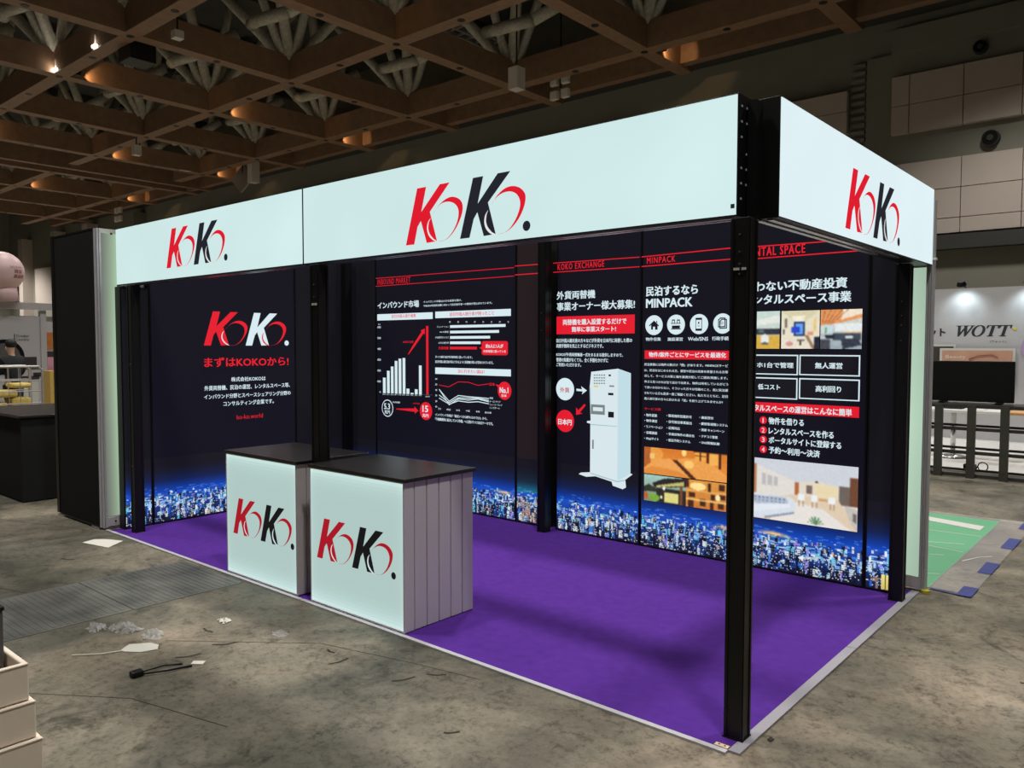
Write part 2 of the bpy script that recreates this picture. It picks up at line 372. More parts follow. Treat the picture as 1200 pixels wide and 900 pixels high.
for x in XS:
    for y in YS:
        for dx, dy in ((0, 0), (3.1, 0), (0, 3.1)):
            if y+dy > 23: continue
            if first is None:
                mb = MB(); mb.tube((x+dx, y+dy, 11.985), (x+dx, y+dy, 12.03), .13, n=8)
                first = obj('bolt_plate', mb, 'bolt', cl); fx, fy = x+dx, y+dy
            else:
                o = first.copy(); C.objects.link(o); o.parent = cl; o.location = (x+dx-fx, y+dy-fy, 0)
# inverted pyramids of struts over every bay, and a duct elbow between them
def strut(a, b, r): 
    mb = MB(); mb.tube(a, b, r, n=8); return obj('roof_strut', mb, 'duct', cl, smooth=True)
fs = None
for i in range(len(XS)-1):
    for j in range(len(YS)-1):
        cx, cy = (XS[i]+XS[i+1])/2, (YS[j]+YS[j+1])/2
        if fs is None:
            fs = [strut((cx+sx*2.95, cy+sy*2.95, 12.9), (cx+sx*.35, cy+sy*.35, 16.7), .21) for sx in (-1, 1) for sy in (-1, 1)]
            fs += [strut((cx-3.0, cy+2.7, 12.9), (cx-3.0, cy+.9, 16.7), .17), strut((cx-2.7, cy+3.0, 12.9), (cx-.9, cy+3.0, 16.7), .17)]
            mb = MB(); P = [(cx-2.8, cy+1.2, 13.6), (cx-1.7, cy+.7, 13.3), (cx-.6, cy+1.3, 13.5), (cx+.4, cy+2.4, 14.4)]
            mb.path(P, .22, n=10); fs.append(obj('air_duct', mb, 'duct', cl, smooth=True)); f0 = (cx, cy)
        else:
            for s_ in fs:
                o = s_.copy(); C.objects.link(o); o.parent = cl; o.location = (cx-f0[0], cy-f0[1], 0)
mb = MB()
for k in range(3): mb.box(-22.5+k*.5, -22.38+k*.5, 9.3, 24, 14.6, 14.75)
for k in range(26): mb.box(-22.5, -21.3, 9.6+k*.55, 9.68+k*.55, 14.62, 14.7)
obj('cable_tray', mb, 'dull_aluminium', cl)
for k in range(14):
    x = -4-k*5.2; obj('roof_rib', B(x-.15, x+.15, -9, 28, 16.5, 17), 'roof_deck', cl)

# ---- ceiling fixtures: small lamps on the beams
def beam_lamp(x, y, lab, warm=True, big=False, grp=None):
    t = thing('beam_spotlight', (x, y, 12.2), lab, 'ceiling light', grp)
    mb = MB(); mb.tube((x, y, 12.12), (x, y, 12.5), .11, n=12); obj('housing', mb, 'bolt' if not big else 'speaker_white', t)
    mb = MB(); mb.tube((x, y, 12.07), (x, y, 12.12), .09 if not big else .2, n=12); obj('lamp_face', mb, 'lamp_glow' if big else 'bolt', t)
    mb = MB(); mb.tube((x-.27, y, 12.3), (x, y, 12.3), .03, n=6); obj('bracket', mb, 'bolt', t)
    if warm:
        l = bpy.data.lights.new('beam_wash', 'SPOT'); l.energy = 40; l.color = (1, .60, .28); l.spot_size = math.radians(70); l.shadow_soft_size = .04; l.spot_blend = .35
        o = bpy.data.objects.new('beam_wash', l); C.objects.link(o); o.location = (x-.02, y+.16, 12.10)
        o.rotation_euler = Vector((-.24, 1, .16)).to_track_quat('-Z', 'Y').to_euler()
WARM = [(-31.6, 9.7), (-31.6, 15.9), (-31.6, 22.1), (-44.0, 15.9), (-44.0, 22.1), (-56.45, 15.9), (-56.45, 22.1), (-13.1, 22.1), (-19.2, 9.7), (-44.0, 9.7)]
WL = ['below the bright white lamps', 'left of centre, second row', 'above the left sign end', 'over the black panel', 'far row above the panel', 'far left middle row', 'far left lowest row', 'above the right half of the sign', 'at the top edge', 'at the left edge']
for (x, y), q in zip(WARM, WL): beam_lamp(x, y, 'small warm lamp washing a beam orange, '+q, grp='warm beam lamps')
for k, (x, y, lb) in enumerate([(-28.37, 9.37, 'bright white lamp hanging beside the black box under the timber lattice'), (-32.0, 9.37, 'bright white lamp at the beam crossing near the left edge of the ceiling'), (-20.7, 9.42, 'bright white lamp at the top edge of the view')]):
    beam_lamp(x+.3, y-.35, lb, warm=False, big=True)
def hanging(name, x, y, z, w_, h_, m, lab, cat, drop=.5):
    t = thing(name, (x, y, z), lab, cat)
    obj('box', B(x-w_/2, x+w_/2, y-w_/2, y+w_/2, z-h_/2, z+h_/2), m, t)
    mb = MB(); mb.tube((x, y, z+h_/2), (x, y, z+h_/2+drop), .03, n=6); obj('hanger', mb, 'bolt', t)
hanging('loudspeaker', -18.06, 19.9, 11.6, .45, .8, 'speaker_white', 'white box loudspeaker hanging under the lattice above the centre of the sign', 'speaker', 5.0)
hanging('loudspeaker', -40.3, 22.5, 11.7, .5, 1.2, 'speaker_white', 'white upright loudspeaker hanging above the left end of the lit sign', 'speaker', 4.7)
hanging('projector_box', -27.0, 9.9, 11.9, .9, .75, 'bolt', 'black equipment box hanging below the timber beams at upper left', 'equipment')
hanging('loudspeaker', -23.9, 9.8, 11.7, .3, .25, 'speaker_white', 'small white dome hanging on a rod from the lattice, upper left', 'speaker', 5.2)
hanging('loudspeaker', -39.0, 15.2, 11.4, .35, .5, 'speaker_white', 'small white box hanging from a beam crossing at left', 'speaker', 5.4)
def flood(x, y, z, lab, s_=.36):
    t = thing('floodlight_cluster', (x, y, z), lab, 'floodlight')
    for dx in (-s_*.75, s_*.75):
        for dz in (-s_*.75, s_*.75): obj('lamp_head', B(x+dx-s_/2, x+dx+s_/2, y-.1, y+.1, z+dz-s_/2, z+dz+s_/2), 'speaker_white', t, bevel=.05)
    mb = MB(); mb.tube((x, y+.05, z), (x, y+.05, 17), .03, n=6); obj('hanger', mb, 'bolt', t)
flood(-17.7, 22.1, 11.75, 'cluster of four white square lamp heads below the lattice above the sign')
flood(-57.2, 22.0, 11.0, 'far cluster of white square lamp heads under the lattice at left', .4)
t = thing('tilted_panel', (-41.7, 22.7, 11.6), 'square grey panel tilted on its corner beside the hanging loudspeaker', 'panel')
mb = MB(); a = .85; mb.add([(-41.9, 22.6, 11.6-a), (-41.0, 22.9, 11.6), (-41.9, 22.8, 11.6+a), (-42.8, 22.5, 11.6), (-41.9, 22.7, 11.6-a), (-41.0, 23.0, 11.6), (-41.9, 22.9, 11.6+a), (-42.8, 22.6, 11.6)], [(0, 1, 2, 3), (7, 6, 5, 4), (0, 4, 5, 1), (1, 5, 6, 2), (2, 6, 7, 3), (3, 7, 4, 0)])
obj('plate', mb, 'dull_aluminium', t)
mb = MB(); mb.tube((-41.9, 22.75, 11.9), (-41.9, 22.75, 17), .03, n=6); obj('hanger', mb, 'bolt', t)

# ================================================================ BOOTH FLOOR
def part_box(name, a, m, parent, bevel=0): return obj(name, B(*a), m, parent, bevel=bevel)
cp = obj('carpet', B(-5.97, -.051, .028, 2.84, .001, .008), 'carpet'); tag(cp, 'purple needle felt carpet covering the whole booth floor', 'carpet')
t = thing('carpet_edging', (-3, .01, 0), 'thin white metal edging strip along the front and right side of the purple carpet', 'edging')
part_box('front_strip', (-6.0, -3.02, 0, .028, 0, .010), 'edging_white', t); part_box('front_strip', (-3.015, -.05, 0, .028, 0, .010), 'edging_white', t)
t['label'] = 'thin white metal edging strip along the front of the purple carpet'
t = thing('carpet_edging', (-.025, 1.4, 0), 'wider silver edging strip along the right side of the purple carpet', 'edging')
part_box('side_strip', (-.05, 0, 0.029, 1.5, 0, .010), 'edging_silver', t); part_box('side_strip', (-.05, 0, 1.505, 2.84, 0, .010), 'edging_silver', t)
tk = thing('cable_clip', (-.085, .045, .008), 'small cream two-hole plate on the carpet at the foot of the front corner post', 'clip')
part_box('plate', (-.115, -.055, .032, .058, .008, .012), 'tape_tan', tk, .001)
for dx in (-.098, -.072):
    mb = MB(); mb.tube((dx, .045, .012), (dx, .045, .0135), .004, n=8); obj('hole', mb, 'bolt', tk)

# ================================================================ POSTS
def post(x0, x1, y0, y1, z1, lab, dots=(), face='y'):
    t = thing('booth_post', ((x0+x1)/2, (y0+y1)/2, 0), lab, 'post')
    g_ = .006
    obj('post_body', B(x0, x1, y0, y1, .008, z1), 'black_frame', t, bevel=.003)
    mb = MB()
    for xx in (x0, x1-.012): mb.box(xx, xx+.012, y0-.004, y0, .012, z1-.01)
    for yy in (y0, y1-.012): mb.box(x1, x1+.004, yy, yy+.012, .012, z1-.01)
    obj('edge_ridge', mb, 'black_frame', t)
    obj('foot_plate', B(x0-.006, x1+.006, y0-.006, y1+.006, .008, .014), 'black_frame', t)
    for z in dots:
        mb = MB(); mb.tube(((x0+x1)/2, y0-.006, z), ((x0+x1)/2, y0, z), .004, n=8); obj('screw', mb, 'aluminium', t)
    return t
p1 = post(-.115, -.035, .125, .2, 2.19, 'black square post at the front right corner of the booth, nearest the camera', (2.12, 2.05, 2.0, 1.96))
obj('sticker', B(-.1, -.075, .119, .1245, 1.975, 1.985), 'white_panel', p1); obj('sticker', B(-.065, -.045, .119, .1245, 1.975, 1.985), 'white_panel', p1)
obj('upper_post', B(-.088, -.05, .21, .27, 2.19, 2.68), 'black_frame', p1)
p2 = post(-3.04, -2.96, .125, .205, 2.19, 'black square post between the two lit counters in front', (2.06, 1.98))
obj('sticker', B(-3.02, -3.0, .119, .1245, 1.925, 1.94), 'white_panel', p2); obj('sticker', B(-2.99, -2.965, .119, .1245, 1.925, 1.94), 'white_panel', p2)
post(-5.76, -5.68, .13, .21, 2.19, 'black square post at the front left end under the sign', (1.5, .6))
post(-3.04, -2.96, 2.5, 2.58, 2.7, 'black square post at the back wall between the charts and the machine picture', (1.95, 1.8))
post(-.113, -.033, 2.52, 2.6, 2.19, 'black square post at the rear right corner beside the pale strip', (1.95, 1.86, 1.8, 1.7))
post(-5.84, -5.76, 2.5, 2.58, 2.7, 'black square post in the far left inner corner behind the counters')

# ================================================================ FASCIA LIGHTBOXES
LP = {}
def fascia(name, a, face, lab, em, grp=None):
    x0, x1, y0, y1, z0, z1 = a
    t = thing(name, ((x0+x1)/2, (y0+y1)/2, z0), lab, 'lightbox sign')
    if face == 'y':
        obj('frame', B(x0, x1, y0+.004, y1, z0, z1), 'black_frame', t, bevel=.002)
        t2 = obj('light_panel', B(x0+.006, x1-.006, y0, y0+.004, z0+.006, z1-.006), em, t)
        mb = MB()
        for k in (0, 1): mb.box(x0+.03, x1-.03, y0+.025+k*.045, y0+.05+k*.045, z0-.006, z0)
        obj('bottom_rail', mb, 'aluminium', t)
    else:
        obj('frame', B(x0, x1-.004, y0, y1, z0, z1), 'black_frame', t, bevel=.002)
        t2 = obj('light_panel', B(x1-.004, x1, y0+.006, y1-.006, z0+.006, z1-.006), em, t)
        mb = MB()
        for k in (0, 1): mb.box(x0+.02+k*.05, x0+.045+k*.05, y0+.02, y1-.9+k*.25, z0-.006, z0)
        obj('bottom_rail', mb, 'aluminium', t)
    LP[t.name] = t2
    return t
FY = .139
f1 = fascia('sign_lightbox', (-5.985, -3.142, FY, .26, 2.2, 2.7), 'y', 'left half of the lit front sign, with the smaller logo', 'fascia_light')
logo(LP[f1.name], on_back(FY), -5.033, 2.292, .95, .312, 'sign_red', 'sign_black', 'sign_halo')
f2 = fascia('sign_lightbox', (-3.134, -.097, FY, .26, 2.2, 2.7), 'y', 'long right half of the lit front sign, with the larger logo above the counters', 'fascia_light')
logo(LP[f2.name], on_back(FY), -2.122, 2.242, .928, .3134, 'sign_red', 'sign_black', 'sign_halo')
obj('maker_sticker', B(-.125, -.108, FY-.002, FY-.0005, 2.232, 2.25), 'sign_black', f2)
for k in range(7):
    z = 2.27+k*.063
    for yy, ln_ in ((.165, .012), (.215, .007)):
        if (k*3+int(yy*100)) % 4 != 1: obj('screw', B(-.0968, -.0950, yy, yy+ln_, z, z+.008), 'led_dot', f2)
f3 = fascia('sign_lightbox', (-.108, .022, .286, 2.855, 2.2, 2.7), 'x', 'lit sign on the right side of the booth, with the logo seen at a slant', 'fascia_side_light')
logo(LP[f3.name], on_side(.022), 1.103, 2.248, .963, .31, 'sign_red', 'sign_black', 'sign_halo')
obj('end_bracket', B(.01, .045, 2.856, 2.885, 2.235, 2.25), 'white_panel', f3)

# ================================================================ NEIGHBOUR PARTITIONS BEHIND
def partition(lab, a, m='white_panel'):
    t = thing('partition_wall', ((a[0]+a[1])/2, (a[2]+a[3])/2, 0), lab, 'wall panel')
    obj('panel', B(*a), m, t); return t
t = partition('pale partition behind the back wall, showing as a strip right of the rear post', (-5.9, -.015, 2.87, 2.92, .02, 2.62))
PART_R = t
for a in ((-.015, .0, 2.865, 2.925, .01, 2.63), (.003, .013, 2.865, 2.925, .01, 2.63), (.016, .026, 2.865, 2.925, .01, 2.63)): obj('edge_profile', B(*a), 'edging_white', t)
obj('foot_rail', B(-.06, -.016, 2.862, 2.87, .02, .10), 'slat_white', t)
t = partition('pale partition at the left end, showing as a narrow strip left of the sign', (-6.08, -6.03, .03, 2.86, .02, 2.7))
PART_L = t
for a in ((-6.082, -6.028, .015, .03, .02, 2.7), (-6.082, -6.035, -.002, .012, .02, 2.7), (-6.09, -6.075, -.01, .0, .02, 2.7)): obj('edge_profile', B(*a), 'edging_white', t)
obj('foot_rail', B(-6.03, -6.022, .035, .16, .03, .11), 'slat_white', t)
mb = MB(); mb.tube((-6.03, .12, 2.66), (-6.024, .12, 2.66), .01, n=8); obj('hole', mb, 'bolt', t)
mb = MB(); mb.tube((-6.022, .1, .07), (-6.018, .1, .07), .008, n=8); obj('hole', mb, 'bolt', t)
t = thing('black_screen_panel', (-6.55, 0, 0), 'tall plain black cloth covered panel standing left of the booth', 'panel')
obj('cloth_face', B(-7.0, -6.095, -.012, .03, .03, 2.69), 'black_cloth', t); obj('side_frame', B(-7.06, -7.0, -.02, .05, .03, 2.71), 'black_frame', t)
obj('top_frame', B(-7.0, -6.095, -.014, .03, 2.69, 2.705), 'black_frame', t); obj('bottom_frame', B(-7.0, -6.095, -.014, .03, .015, .03), 'black_frame', t)
for a in ((-7.04, -6.9), (-6.25, -6.1)): obj('foot', B(a[0], a[1], -.02, .2, .0, .015), 'dull_aluminium', t)

# ================================================================ PRINTED CITY AND PHOTOS (flat prints made of small coloured cells)
def clamp(a): return np.clip(a, 0, 255)
def raster(name, img, x0, x1, z0, z1, plane, parent, lift=.001):
    h, w_ = img.shape[:2]
    us = np.linspace(x0, x1, w_+1); zs = np.linspace(z1, z0, h+1)
    off = ORIG[parent.name]
    V = np.array([plane(u, z, lift) for z in zs for u in us], dtype=np.float32)-np.array(off, dtype=np.float32)
    i, j = np.meshgrid(np.arange(h), np.arange(w_), indexing='ij'); a = (i*(w_+1)+j).ravel()
    F = np.stack([a, a+w_+1, a+w_+2, a+1], 1)
    me = bpy.data.meshes.new(name); me.vertices.add(len(V)); me.vertices.foreach_set('co', V.ravel())
    me.loops.add(F.size); me.loops.foreach_set('vertex_index', F.ravel().astype(np.int32))
    me.polygons.add(len(F)); me.polygons.foreach_set('loop_start', np.arange(0, F.size, 4, dtype=np.int32))
    me.update(calc_edges=True)
    at = me.color_attributes.new('print', 'BYTE_COLOR', 'CORNER')
    col = np.ones((len(F), 4, 4), np.float32); col[:, :, :3] = (clamp(img).reshape(-1, 1, 3)/255)
    at.data.foreach_set('color_srgb', col.ravel())
    me.materials.append(M['colour_print']); o = bpy.data.objects.new(name, me); C.objects.link(o); o.parent = parent; ORIG[o.name] = off
    return o
rs = np.random.RandomState(11)
def side_glow(c0, c1, n, h=60):  # leaked backlight painted as emissive gradients on the partition strips
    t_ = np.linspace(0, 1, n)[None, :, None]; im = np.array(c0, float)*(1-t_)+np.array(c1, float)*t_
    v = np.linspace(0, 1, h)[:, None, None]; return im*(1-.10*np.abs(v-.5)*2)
raster('painted_glow', side_glow((120, 125, 115), (176, 208, 174), 16), .03, .16, .12, 2.66, lambda u, z, d: (-6.03+d, u, z), PART_L, .001)
raster('painted_glow', side_glow((188, 216, 192), (176, 204, 182), 12), -.115, -.016, .10, 2.19, lambda u, z, d: (u, 2.87-d, z), PART_R, .001)
def city(width, height=.60, cell=.0075, warm=0.0, glow_at=(), bright=0.0):
    w_ = max(4, int(width/cell)); h = int(height/cell); im = np.zeros((h, w_, 3)); z = (h-1-np.arange(h)+.5)*cell
    top = np.array([11, 11, 21.]); mid = np.array([8, 30, 84.]); blue = np.array([6, 66, 180.])
    if warm > .5: mid = np.array([14, 40, 60.]); blue = np.array([20, 120, 160.])
    H0 = .265
    for r_ in range(h):
        t_ = z[r_]
        if t_ > .52: cc = top
        elif t_ > .38: cc = mid+(top-mid)*((t_-.38)/.14)**.8
        else: cc = blue+(mid-blue)*min(1, max(0, (t_-.28)/.10))
        im[r_] = cc
    xs = np.arange(w_)*cell; hz = H0+.010*np.sin(xs*3.1+1)+.008*np.sin(xs*9)
    for r_ in range(h):
        below = z[r_] < hz; f = max(0, min(1, z[r_]/H0))
        im[r_, below] = np.array([10, 20, 50])*(1-f)+np.array([24, 76, 190])*f
    pal = [np.array(q, float) for q in [(205, 230, 255), (150, 205, 255), (120, 180, 250), (70, 135, 235), (185, 220, 252), (232, 243, 255), (232, 243, 255), (36, 76, 170), (40, 96, 205), (100, 205, 240), (150, 140, 225), (14, 26, 70)]]
    # far districts: low blocks and streets as short level strokes
    for k in range(int(width*260)):
        f = rs.rand()**.7; zz = H0*(1-f*.55); x = rs.randint(0, w_); L_ = rs.randint(2, 4+int(9*f)); r0 = int(h-1-(zz+hz[x]-H0)/cell); b_ = rs.randint(1, 3)
        c_ = pal[rs.randint(len(pal))]
        if 0 <= r0 < h: im[r0:r0+b_, x:x+L_] = c_*(.75+.25*rs.rand())
    for k in range(int(width*26)):
        x = rs.randint(0, w_); zz = hz[x]+abs(rs.normal(0, .02)); r_ = int(h-1-zz/cell); L_ = rs.randint(2, 9)
        if 0 <= r_ < h: im[r_, x:x+L_] = im[r_, x:x+L_]*.65+np.array([150, 180, 250.])*.35
    for k in range(int(width*200)):
        f = (k/(width*200)); zt = H0*(.93-f*.80)+rs.normal(0, .012); x = rs.randint(-2, w_); bw_ = rs.randint(2, 4+int(5*f)); bh = rs.randint(3, 6+int(11*f))
        r0 = max(0, int(h-1-zt/cell)); r1 = min(h, r0+bh); c_ = pal[rs.randint(len(pal))].copy()
        dark = rs.rand() < (.20+.34*f)*(1-.5*bright)
        if dark: c_ = np.array([9, 18, 50.])*rs.uniform(.6, 1.3)
        if rs.rand() < .05+warm: c_ = c_*.35+np.array([245, 185, 140.])*.6
        a, b = max(0, x), min(w_, x+bw_)
        if b <= a or r1 <= r0: continue
        im[r0:r1, a:b] = c_
        if bw_ > 2 and not dark:
            im[r0:r1, b-1] = c_*.3
            im[r0+1:r1:2, a:b-1] *= rs.uniform(.45, 1, (len(range(r0+1, r1, 2)), b-1-a, 1))
        elif dark and rs.rand() < .6:
            im[r0+1:r1:3, a:b:2] = np.array([170, 205, 250.])*rs.uniform(.5, 1)
    # near ground: dark with scattered lights
    zz = z[:, None]*np.ones((1, w_)); msk = (rs.rand(h, w_) < (.30-.20*bright)) & (zz < .09); im[msk] = np.array([8, 12, 28])
    msk = (rs.rand(h, w_) < .05) & (zz < .2); im[msk] = np.array([235, 235, 225])
    for gx, s_ in glow_at:
        gc = int(gx*w_)
        for x in range(max(0, gc-int(.14/cell)), min(w_, gc+int(.14/cell))):
            for r_ in range(h):
                d = ((x-gc)*cell/.09)**2+((z[r_]-hz[x]+.012)/.014)**2
                if d < 3: im[r_, x] = im[r_, x]*(1-s_*math.exp(-d))+np.array([255, 200, 130])*s_*math.exp(-d)
    im[-1] = (8, 8, 14)
    return im
def soften(im, a):
    p = np.pad(im, ((1, 1), (1, 1), (0, 0)), 'edge'); s_ = sum(p[i:i+im.shape[0], j:j+im.shape[1]] for i in range(3) for j in range(3))/9
    return im*(1-a)+s_*a
class Pic:
    def __init__(s, w_, h, cell, top=(200, 200, 200), bot=None):
        s.W = max(8, int(w_/cell)); s.H = max(8, int(h/cell)); t_ = np.linspace(0, 1, s.H)[:, None, None]
        s.im = np.array(top, float)*(1-t_)+np.array(bot or top, float)*t_*np.ones((1, s.W, 1)); s.im = np.broadcast_to(s.im, (s.H, s.W, 3)).copy()
        yy, xx = np.mgrid[0:s.H, 0:s.W]; s.x = (xx+.5)/s.W; s.y = (yy+.5)/s.H
    def poly(s, col, pts, a=1):
        ins = np.zeros((s.H, s.W), bool)
        for (x0, y0), (x1, y1) in zip(pts, pts[1:]+pts[:1]):
            if y0 == y1: continue
            ins ^= ((y0 > s.y) != (y1 > s.y)) & (s.x < (x1-x0)*(s.y-y0)/(y1-y0)+x0)
        s.im[ins] = s.im[ins]*(1-a)+np.array(col)*a; return s
    def rect(s, col, x0, y0, x1, y1, a=1): return s.poly(col, [(x0, y0), (x1, y0), (x1, y1), (x0, y1)], a)
    def ell(s, col, cx, cy, rx, ry, a=1):
        m_ = ((s.x-cx)/rx)**2+((s.y-cy)/ry)**2 < 1; s.im[m_] = s.im[m_]*(1-a)+np.array(col)*a; return s
    def speck(s, amt): s.im += rs.normal(0, amt, (s.H, s.W, 1)); s.im = soften(s.im, .8); return s
